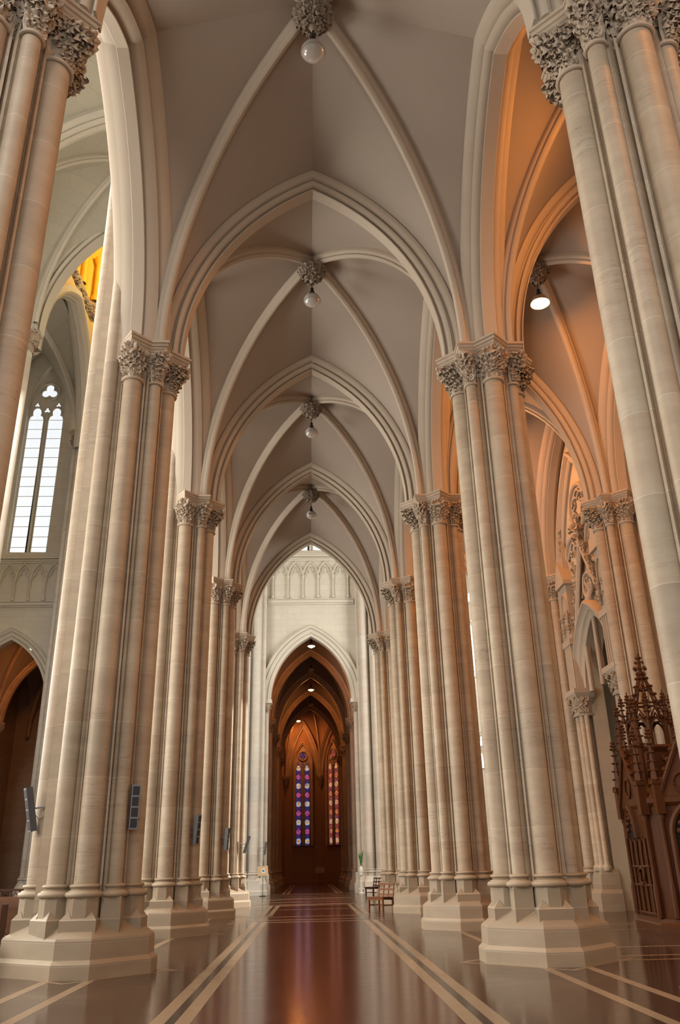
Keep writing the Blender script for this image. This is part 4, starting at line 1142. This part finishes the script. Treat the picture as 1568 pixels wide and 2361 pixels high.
def face_frame(p, q):
    p, q = Vector((*p, 0)), Vector((*q, 0)); U = (q - p).normalized(); L = (q - p).length; Nn = Vector((U.y, -U.x, 0))
    if Nn.dot(p + q) < 0: Nn = -Nn
    return (p + q)/2*.95, U, Nn, L*.95
# carved front panel facing the aisle
C, U, Nn, L = face_frame(PB[0], PB[1])
b = MB()
def P3(u, z, d): return C + U*u + Nn*d + Vector((0, 0, z))
for u in (-.62, -.2, .2, .62): b.tube([P3(u, .34, .03), P3(u, 1.95, .03)], .03, 6)
for z in (.36, .95, 1.35): b.tube([P3(-.75, z, .03), P3(.75, z, .03)], .03, 6)
b.tube([P3(.24*math.cos(t*2*PI/20), 1.15 + .17*math.sin(t*2*PI/20), .05) for t in range(21)], .03, 6)
for u in (-.41, 0, .41): b.tube([P3(u - .18, 1.7, .03), P3(u - .13, 1.86, .03), P3(u, 1.98, .03), P3(u + .13, 1.86, .03), P3(u + .18, 1.7, .03)], .022, 5)
b.build('carved_panel', M['oak'], cf)
def opening(C, U, Nn, hw, z0, zs, za, d=.06, fill=True):
    o = MB(); a = Arch(hw, za - zs)
    sweep_arch(o, a, [(.0, 0), (.10, 0), (.13, .05), (.10, .12), (0, .14)], C + Vector((0, 0, zs)), U, Nn, 10, stilt=zs - z0)
    for i in range(7):                     # pierced cusping along the arch
        t = -1 + 2*(i + .5)/7; u, z = a.pt(t, -.09); o.ball(C + U*u + Nn*.07 + Vector((0, 0, zs + z)), .06)
    o.build('arch_opening', M['oak'], cf)
    g = MB(); pts = [(-hw, z0)] + [(a.pt(t)[0], zs + a.pt(t)[1]) for t in ts(8)] + [(hw, z0)]
    g.loft([[C + U*u + Nn*e + Vector((0, 0, z)) for u, z in pts] for e in (.01, .04)], cap0=True, cap1=True); g.build('opening_shade', M['void'], cf, smooth=0)  # black sheet paints the shade inside the opening
opening(C + U*(-.28), U, Nn, .34, 1.98, 2.1, 2.62)
C2, U2, N2, L2 = face_frame(PB[2], PB[3]); opening(C2, U2, N2, .36, .32, 2.0, 2.6)
for (p, q) in ((PB[1], PB[2]),):
    C1, U1, N1, L1 = face_frame(p, q); b = MB()
    for s in (-1, 1): b.tube([C1 + U1*(s*L1*.42) + N1*.03 + Vector((0, 0, .34)), C1 + U1*(s*L1*.42) + N1*.03 + Vector((0, 0, 2.55))], .03, 6)
    b.build('plain_panel', M['oak'], cf)
def crocket_spire(b, x, y, z0, z1, r, n=8, steps=6):
    b.loft([[(x + q*math.cos(2*PI*i/n), y + q*math.sin(2*PI*i/n), z) for i in range(n)] for q, z in ((r, z0), (r*.12, z1))], cap1=True)
    for k in range(steps):
        f = (k + .3)/steps; rr = r*(1 - f*.88)
        for i in range(0, n, 2 if n > 4 else 1):
            a = 2*PI*i/n; b.ball((x + (rr + .02)*math.cos(a), y + (rr + .02)*math.sin(a), z0 + (z1 - z0)*f), .05*min(1.4, .6 + r), 1.25, 1.25, .7, 5, 4)
    for dz, q in ((.02, .085), (.12, .06), (.22, .035)):
        s = min(1.6, .7 + r)
        for i in range(4): a = PI/2*i; b.ball((x + q*s*math.cos(a), y + q*s*math.sin(a), z1 + dz*s), .045*s, nu=5, nv=4)
    b.tube([(x, y, z1 - .05), (x, y, z1 + .36*min(1.6, .7 + r))], [.03, .015], 5)
def gable(p, q, name='gable', h=1.15, z0=2.75):
    C, U, Nn, L = face_frame(p, q); b = MB(); w = L*.5
    b.loft([[C + U*-w + Nn*e + Vector((0, 0, z0)), C + U*w + Nn*e + Vector((0, 0, z0)), C + Nn*e + Vector((0, 0, z0 + h))] for e in (-.25, .06)], cap0=True, cap1=True)
    for s in (-1, 1):
        a, t = C + U*(s*w*1.04) + Nn*.08 + Vector((0, 0, z0 - .05)), C + Nn*.08 + Vector((0, 0, z0 + h + .1))
        b.tube([a, t], .06, 6)
        for i in range(1, 6): b.ball(a.lerp(t, i/6) + U*(s*.05) + Vector((0, 0, .06)), .06, nu=5, nv=4)
    b.tube([C + U*(.22*math.cos(k*PI/8)) + Nn*.08 + Vector((0, 0, z0 + .36 + .22*math.sin(k*PI/8))) for k in range(17)], .03, 6)
    t = C + Vector((0, 0, z0 + h)); crocket_spire(b, t.x, t.y, z0 + h - .05, z0 + h + .55, .07, 4, 3)
    b.build(name, M['oak'], cf)
gable(PB[0], PB[1]); gable(PB[2], PB[3])
for x, y in (PB[0], PB[1], PB[2], PB[3], (PB[6][0], PB[6][1])):
    b = MB(); b.lathe([(.07, .3), (.075, .9), (.05, 1.0), (.045, 2.3), (.08, 2.4), (.05, 2.5)], (x*.99, y*.99, 0), 8); b.build('corner_post', M['oak'], cf)
    b = MB(); b.box(x - .10, x + .10, y - .10, y + .10, 2.45, 3.15); b.box(x - .13, x + .13, y - .13, y + .13, 3.1, 3.2); crocket_spire(b, x, y, 3.15, 4.15, .11, 4, 5); b.build('corner_pinnacle', M['oak'], cf)
TX, TY = .06, .45
def oc(r, z): return [(TX + r*math.cos(PI/8 + PI/4*i), TY + r*math.sin(PI/8 + PI/4*i), z) for i in range(8)]
b = MB(); b.loft([oc(r, z) for r, z in ((.66, 2.9), (.66, 3.25), (.70, 3.3), (.60, 3.36), (.60, 3.95), (.66, 4.0), (.70, 4.06), (.66, 4.12))], cap1=True)
for i in range(8):
    a = PI/8 + PI/4*i; b.tube([(TX + .61*math.cos(a), TY + .61*math.sin(a), 3.3), (TX + .61*math.cos(a), TY + .61*math.sin(a), 4.0)], .035, 6)
    a += PI/8
    for z in (3.55, 3.8): b.ball((TX + .56*math.cos(a), TY + .56*math.sin(a), z), .09, .5, 1, 1, 6, 4, M=Matrix.Rotation(a, 3, 'Z'))
b.build('tower', M['oak'], cf, smooth=25)
b = MB()
for i in range(8):
    a = PI/8 + PI/4*i; x, y = TX + .55*math.cos(a), TY + .55*math.sin(a); b.tube([(x, y, 4.1), (x, y, 4.85)], .045, 6); crocket_spire(b, x + .06*math.cos(a), y + .06*math.sin(a), 4.75, 5.2, .06, 4, 3)
    a2 = a + PI/8; m = Vector((TX + .51*math.cos(a2), TY + .51*math.sin(a2), 4.5)); U = Vector((-math.sin(a2), math.cos(a2), 0)); N3 = Vector((math.cos(a2), math.sin(a2), 0))
    sweep_arch(b, Arch(.15, .26), [(-.03, 0), (.03, 0), (.03, .05), (-.03, .05)], m, U, N3, 6, stilt=.4)
    b.tube([m + U*-.2 + Vector((0, 0, .15)), m + Vector((0, 0, .55)), m + U*.2 + Vector((0, 0, .15))], .035, 6)
b.build('lantern', M['oak'], cf)
b = MB()
for i in range(8):                         # openwork spire: eight crocketed ribs and rings
    a = PI/8 + PI/4*i
    b.tube([(TX + .46*math.cos(a), TY + .46*math.sin(a), 4.75), (TX + .05*math.cos(a), TY + .05*math.sin(a), 6.0)], .028, 5)
    for k in range(6): f = (k + .4)/6; r = .46*(1 - f*.9) + .04; b.ball((TX + r*math.cos(a), TY + r*math.sin(a), 4.75 + 1.25*f), .05, 1.2, 1.2, .8, 5, 4)
for z, r in ((4.8, .47), (5.2, .33), (5.6, .2)): b.tube([(TX + r*math.cos(2*PI*i/16), TY + r*math.sin(2*PI*i/16), z) for i in range(17)], .03, 5)
for z, r in ((6.0, .09), (6.14, .14), (6.30, .10), (6.42, .06)):
    for i in range(6): a = 2*PI*i/6; b.ball((TX + r*math.cos(a), TY + r*math.sin(a), z), .055 if z < 6.2 else .035, nu=5, nv=4)
b.tube([(TX, TY, 5.9), (TX, TY, 6.55)], [.06, .02], 6)
b.build('spire', M['oak'], cf)
for dx, dy in ((-.55, .95), (-.62, -.35), (.5, -.7)):
    b = MB(); b.tube([(dx + TX*.3, dy, 3.0), (TX + (dx - TX)*.5, TY + (dy - TY)*.5, 4.0)], .05, 6); b.lathe([(.1, 2.9), (.1, 4.0), (.14, 4.05), (.1, 4.1)], (dx, dy, 0), 8); crocket_spire(b, dx, dy, 4.05, 5.0, .13, 8, 5); b.build('flying_pinnacle', M['oak'], cf)

# ------------------------------------------------------------------ benches, sign, plant, speakers
def make_bench(name, label, loc, rz, L, m, h=.9):
    r = thing(name, label, 'bench', loc, rz)
    b = MB()
    for i in range(6): b.box(-.05 + .085*i - .27, .03 + .085*i - .27, -L/2, L/2, .41, .44)
    b.box(-.30, -.26, -L/2, L/2, .33, .42); b.box(.2, .24, -L/2, L/2, .33, .42); b.build('seat', M[m], r, smooth=0)
    b = MB()
    def bk(z): return .24 + (z - .42)*.18
    for z in (.50, .68, .86):
        b.rbox((bk(z), 0, z), (.03, L, .06), M=Matrix.Rotation(.18, 3, 'Y'))
    n = max(3, int(L/.28))
    for i in range(n + 1):
        y = -L/2 + .03 + (L - .06)*i/n; b.tube([(bk(.42), y, .42), (bk(.88), y, .88)], .022, 6)
    b.build('backrest', M[m], r, smooth=0)
    for y in (-L/2 + .05, L/2 - .05):
        for x in (-.26, .24):
            b = MB(); b.rbox((x, y, .21), (.055, .055, .42)); b.build('leg', M[m], r, smooth=0)
    b = MB(); b.rbox((0, 0, .16), (.03, L - .1, .04)); 
    for y in (-L/2 + .05, L/2 - .05): b.rbox((0, y, .16), (.5, .03, .04))
    b.build('stretcher', M[m], r, smooth=0); return r
make_bench('bench', 'reddish brown slatted bench with a lattice back beside the piers', (2.62, 33.3, 0), math.radians(38), .85, 'bench')
make_bench('bench', 'small dark wooden bench with lattice back, behind the reddish one', (3.45, 48.8, 0), math.radians(30), .8, 'darkbench')
sg = thing('easel_sign', 'tan notice board on a thin black stand by the sunlit transept shafts', 'sign', (-2.73, 52.2, 0))
b = MB(); b.lathe([(.2, 0), (.2, .025), (.02, .05)], n=16, caps=True); b.tube([(0, 0, .02), (0, 0, 1.9)], .016, 6); b.build('stand', M['black'], sg)
Rm = Matrix.Rotation(math.radians(-6), 3, 'X') @ Matrix.Rotation(math.radians(-5), 3, 'Y')
b = MB(); b.rbox((0, -.04, 1.34), (.60, .03, .52), M=Rm); b.build('board', M['board'], sg, smooth=0)
b = MB(); b.rbox((.02, -.062, 1.34), (.20, .012, .27), M=Rm); b.build('paper', M['white'], sg, smooth=0)
b = MB(); b.rbox((.02, -.072, 1.35), (.12, .008, .11), M=Rm); b.rbox((-.01, -.072, 1.26), (.06, .008, .07), M=Rm); b.build('print', M['blue'], sg, smooth=0)
vs = thing('potted_plant', 'slender green leafy plant in a white vase on a stand by the transept wall', 'plant', (3.05, 53.2, 0))
b = MB(); b.lathe([(0, 0), (.16, 0), (.16, .04), (.05, .08), (.045, .95), (.14, 1.0), (.14, 1.05), (0, 1.05)], n=16); b.build('stand', M['white'], vs)
b = MB(); b.lathe([(0, 1.05), (.08, 1.05), (.13, 1.2), (.12, 1.36), (.07, 1.46), (.09, 1.5), (.06, 1.5)], n=16); b.build('vase', M['white'], vs)
b = MB(); rnd = random.Random(12)
for i in range(16):
    a = rnd.random()*2*PI; h = rnd.uniform(.4, .95); sp = rnd.uniform(.05, .25)
    pts = [Vector((sp*math.cos(a)*(k/6)**1.6, sp*math.sin(a)*(k/6)**1.6, 1.46 + h*(k/6))) for k in range(7)]
    s = Vector((-math.sin(a), math.cos(a), 0)); rings = [[p - s*w, p + Vector((0, 0, .005)), p + s*w] for p, w in zip(pts, (.006, .02, .035, .045, .04, .025, .004))]
    b.loft(rings, closed=False)
b.build('leaves', M['leaf'], vs)

def make_speaker(label, loc, rz, tilt, arm):
    """column loudspeaker facing local -Y, arm: bracket end in local coordinates"""
    r = thing('column_speaker', label, 'speaker', loc, rz); R = Matrix.Rotation(tilt, 3, 'X')
    b = MB(); b.rbox((0, 0, 0), (.15, .11, .72), M=R); b.build('cabinet', M['darkgrey'], r, smooth=0)
    b = MB(); b.rbox(R @ Vector((0, -.054, 0)), (.146, .012, .715), M=R); b.build('front_frame', M['grey'], r, smooth=0)
    for i in range(4):
        z = (-.255, -.085, .085, .255)[i]*1.02
        b = MB(); b.rbox(R @ Vector((0, -.060, z)), (.112, .012, .145), M=R); b.build('grille', M['grille'], r, smooth=0)
    b = MB(); b.tube([R @ Vector((0, .05, 0)), Vector(arm)], .016, 6); b.ball(arm, .045); b.build('bracket', M['grey'], r)
    b = MB(); a = Vector(arm); m = a + Vector((.16, .02, -.22)); b.tube([R @ Vector((0, .05, -.08)), (R @ Vector((0, .12, -.2))), (a + m)/2, m], .006, 5); b.build('cable', M['black'], r); return r
make_speaker('grey column loudspeaker on the nave side of the pier with two speakers', (XL - 1.12, Y1 - .30, 2.50), math.radians(-58), math.radians(13), (.05, .32, .06))
make_speaker('grey column loudspeaker on the aisle side of the pier with two speakers', (XL + .66, Y1 - .42, 2.50), math.radians(18), math.radians(5), (-.03, .22, .02))
make_speaker('dark column loudspeaker on the second pier behind the front left pier', (XL + .72, PY(2) - .38, 2.45), math.radians(62), math.radians(5), (0, .2, .02))
make_speaker('dark column loudspeaker on the third nave-side pier', (XL + .76, PY(3) - .34, 2.45), math.radians(70), math.radians(4), (0, .2, .02))
make_speaker('pale column loudspeaker tipped forward on the sunlit last nave-side pier', (XL + .90, PY(4) - .30, 2.45), math.radians(88), math.radians(18), (0, .26, .02))
make_speaker('small column loudspeaker on the transept shafts above the easel sign', (XL + .95, YT - 1.2, 2.6), math.radians(80), math.radians(6), (0, .35, .02))

# pews and a railing in the nave
def make_pew(label, loc):
    r = thing('pew', label, 'pew', loc, 0, 'pews in the nave')
    def seat():
        b = MB(); b.box(-3.2, 0, -.2, .22, .42, .46); return b
    def back():
        b = MB(); 
        for i in range(4): b.box(-3.2, 0, .24 + .012*i, .27 + .012*i, .48 + .11*i, .56 + .11*i)
        b.box(-3.2, 0, .26, .34, .9, .95); return b
    def end():
        b = MB(); b.prism([(-.03, -.26), (.03, -.26), (.03, .34), (-.03, .34)], 0, .62); b.prism([(-.03, .2), (.03, .2), (.03, .36), (-.03, .36)], .6, 1.0); return b
    link('seat', mesh_of('pseat', seat, M['pew'], 'seat', 0), r); link('backrest', mesh_of('pback', back, M['pew'], 'backrest', 0), r)
    link('end_panel', mesh_of('pend', end, M['darkbench'], 'end_panel', 0), r, (0, 0, 0)); link('end_panel', mesh_of('pend', end, M['darkbench'], 'end_panel', 0), r, (-3.2, 0, 0)); return r
for i in range(9):
    make_pew('dark wooden pew in the nave beside the front left pier, row %s from the camera' % ('first', 'second', 'third', 'fourth', 'fifth', 'sixth', 'seventh', 'eighth', 'ninth')[i], (XL - 1.75, 14.9 + 1.05*i, 0))
rl = thing('railing', 'low dark openwork railing behind the nave pews', 'railing', (XL - 4.5, 29, 0))
b = MB(); b.box(-3.5, 2.2, -.03, .03, .98, 1.05); b.box(-3.5, 2.2, -.02, .02, .12, .16); b.build('rail', M['darkbench'], rl, smooth=0)
b = MB()
for i in range(19): b.box(-3.5 + .3*i, -3.44 + .3*i, -.03, .03, 0, 1.0); b.tube([(-3.47 + .3*i, 0, .62), (-3.44 + .3*i, 0, .8), (-3.32 + .3*i, 0, .95), (-3.20 + .3*i, 0, .8), (-3.17 + .3*i, 0, .62)], .018, 5)
b.build('balusters', M['darkbench'], rl, smooth=0)

# ------------------------------------------------------------------ camera
F_PX, PITCH, YAW, ROLL = 1884.666, .4088667, .0426838, .0221274
def cam_axes():
    def w2c(x, y, z):
        c, s = math.cos(YAW), math.sin(YAW); x, y = c*x - s*y, s*x + c*y
        c, s = math.cos(PITCH), math.sin(PITCH); f = c*y + s*z; u = -s*y + c*z
        c, s = math.cos(ROLL), math.sin(ROLL); return (c*x - s*u, s*x + c*u, f)
    cols = [w2c(1, 0, 0), w2c(0, 1, 0), w2c(0, 0, 1)]
    R = Matrix(((cols[0][0], cols[1][0], cols[2][0]), (cols[0][1], cols[1][1], cols[2][1]), (-cols[0][2], -cols[1][2], -cols[2][2])))
    return R.transposed()
cd = bpy.data.cameras.new('camera'); cam = bpy.data.objects.new('camera', cd); COL.objects.link(cam)
cam.matrix_world = Matrix.Translation((0, 0, 1.5)) @ cam_axes().to_4x4()
cd.sensor_fit = 'VERTICAL'; cd.sensor_height = 36; cd.lens = F_PX/2361*36; cd.clip_start = .1; cd.clip_end = 400
SC.camera = cam

# ------------------------------------------------------------------ light
w = bpy.data.worlds.new('World'); SC.world = w; w.use_nodes = True
bg = w.node_tree.nodes['Background']; bg.inputs[0].default_value = (.92, .95, 1.0, 1); bg.inputs[1].default_value = 1.0
def area(name, loc, tgt, sx, sy, power, c):
    ld = bpy.data.lights.new(name, 'AREA'); ld.shape = 'RECTANGLE'; ld.size = sx; ld.size_y = sy; ld.energy = power; ld.color = c
    o = bpy.data.objects.new(name, ld); COL.objects.link(o); o.location = loc
    o.rotation_euler = (Vector(tgt) - Vector(loc)).to_track_quat('-Z', 'Y').to_euler(); return o
# daylight from the nave windows across, and from the west rose behind the camera
for i in range(4):
    area('nave_window_light', (XNN - .9, PY(i) + BAY/2, 24), (XL, PY(i) + BAY/2, 9), 4, 10, 5500, (1.0, .96, .89))
    area('far_aisle_window_light', (XNN - .9, PY(i) + BAY/2, 8.5), (XL, PY(i) + BAY/2, 11), 5.5, 9, 4200, (1.0, .96, .88))
area('west_rose_light', (XN, -10, 20), (XN + 5, 30, 10), 9, 9, 6000, (1.0, .96, .90))
area('aisle_west_fill', (XC + 1.5, -7, 6.5), (XC - .5, 26, 15), 4, 7, 700, (1.0, .95, .86))  # unseen fill light added to lift the aisle vault
area('transept_window_light', (12.9, 44.5, 14), (0, 49, 8), 7, 12, 6000, (1.0, .96, .88))
sd = bpy.data.lights.new('sun', 'SUN'); sd.energy = 14; sd.color = (1.0, .94, .82); sd.angle = .01
so = bpy.data.objects.new('sun', sd); COL.objects.link(so); so.location = (30, 60, 30)
so.rotation_euler = Vector((-.82, -.30, -.47)).to_track_quat('-Z', 'Y').to_euler()
SC.view_settings.view_transform = 'Standard'; SC.view_settings.look = 'None'; SC.view_settings.gamma = 1; SC.view_settings.exposure = -0.95
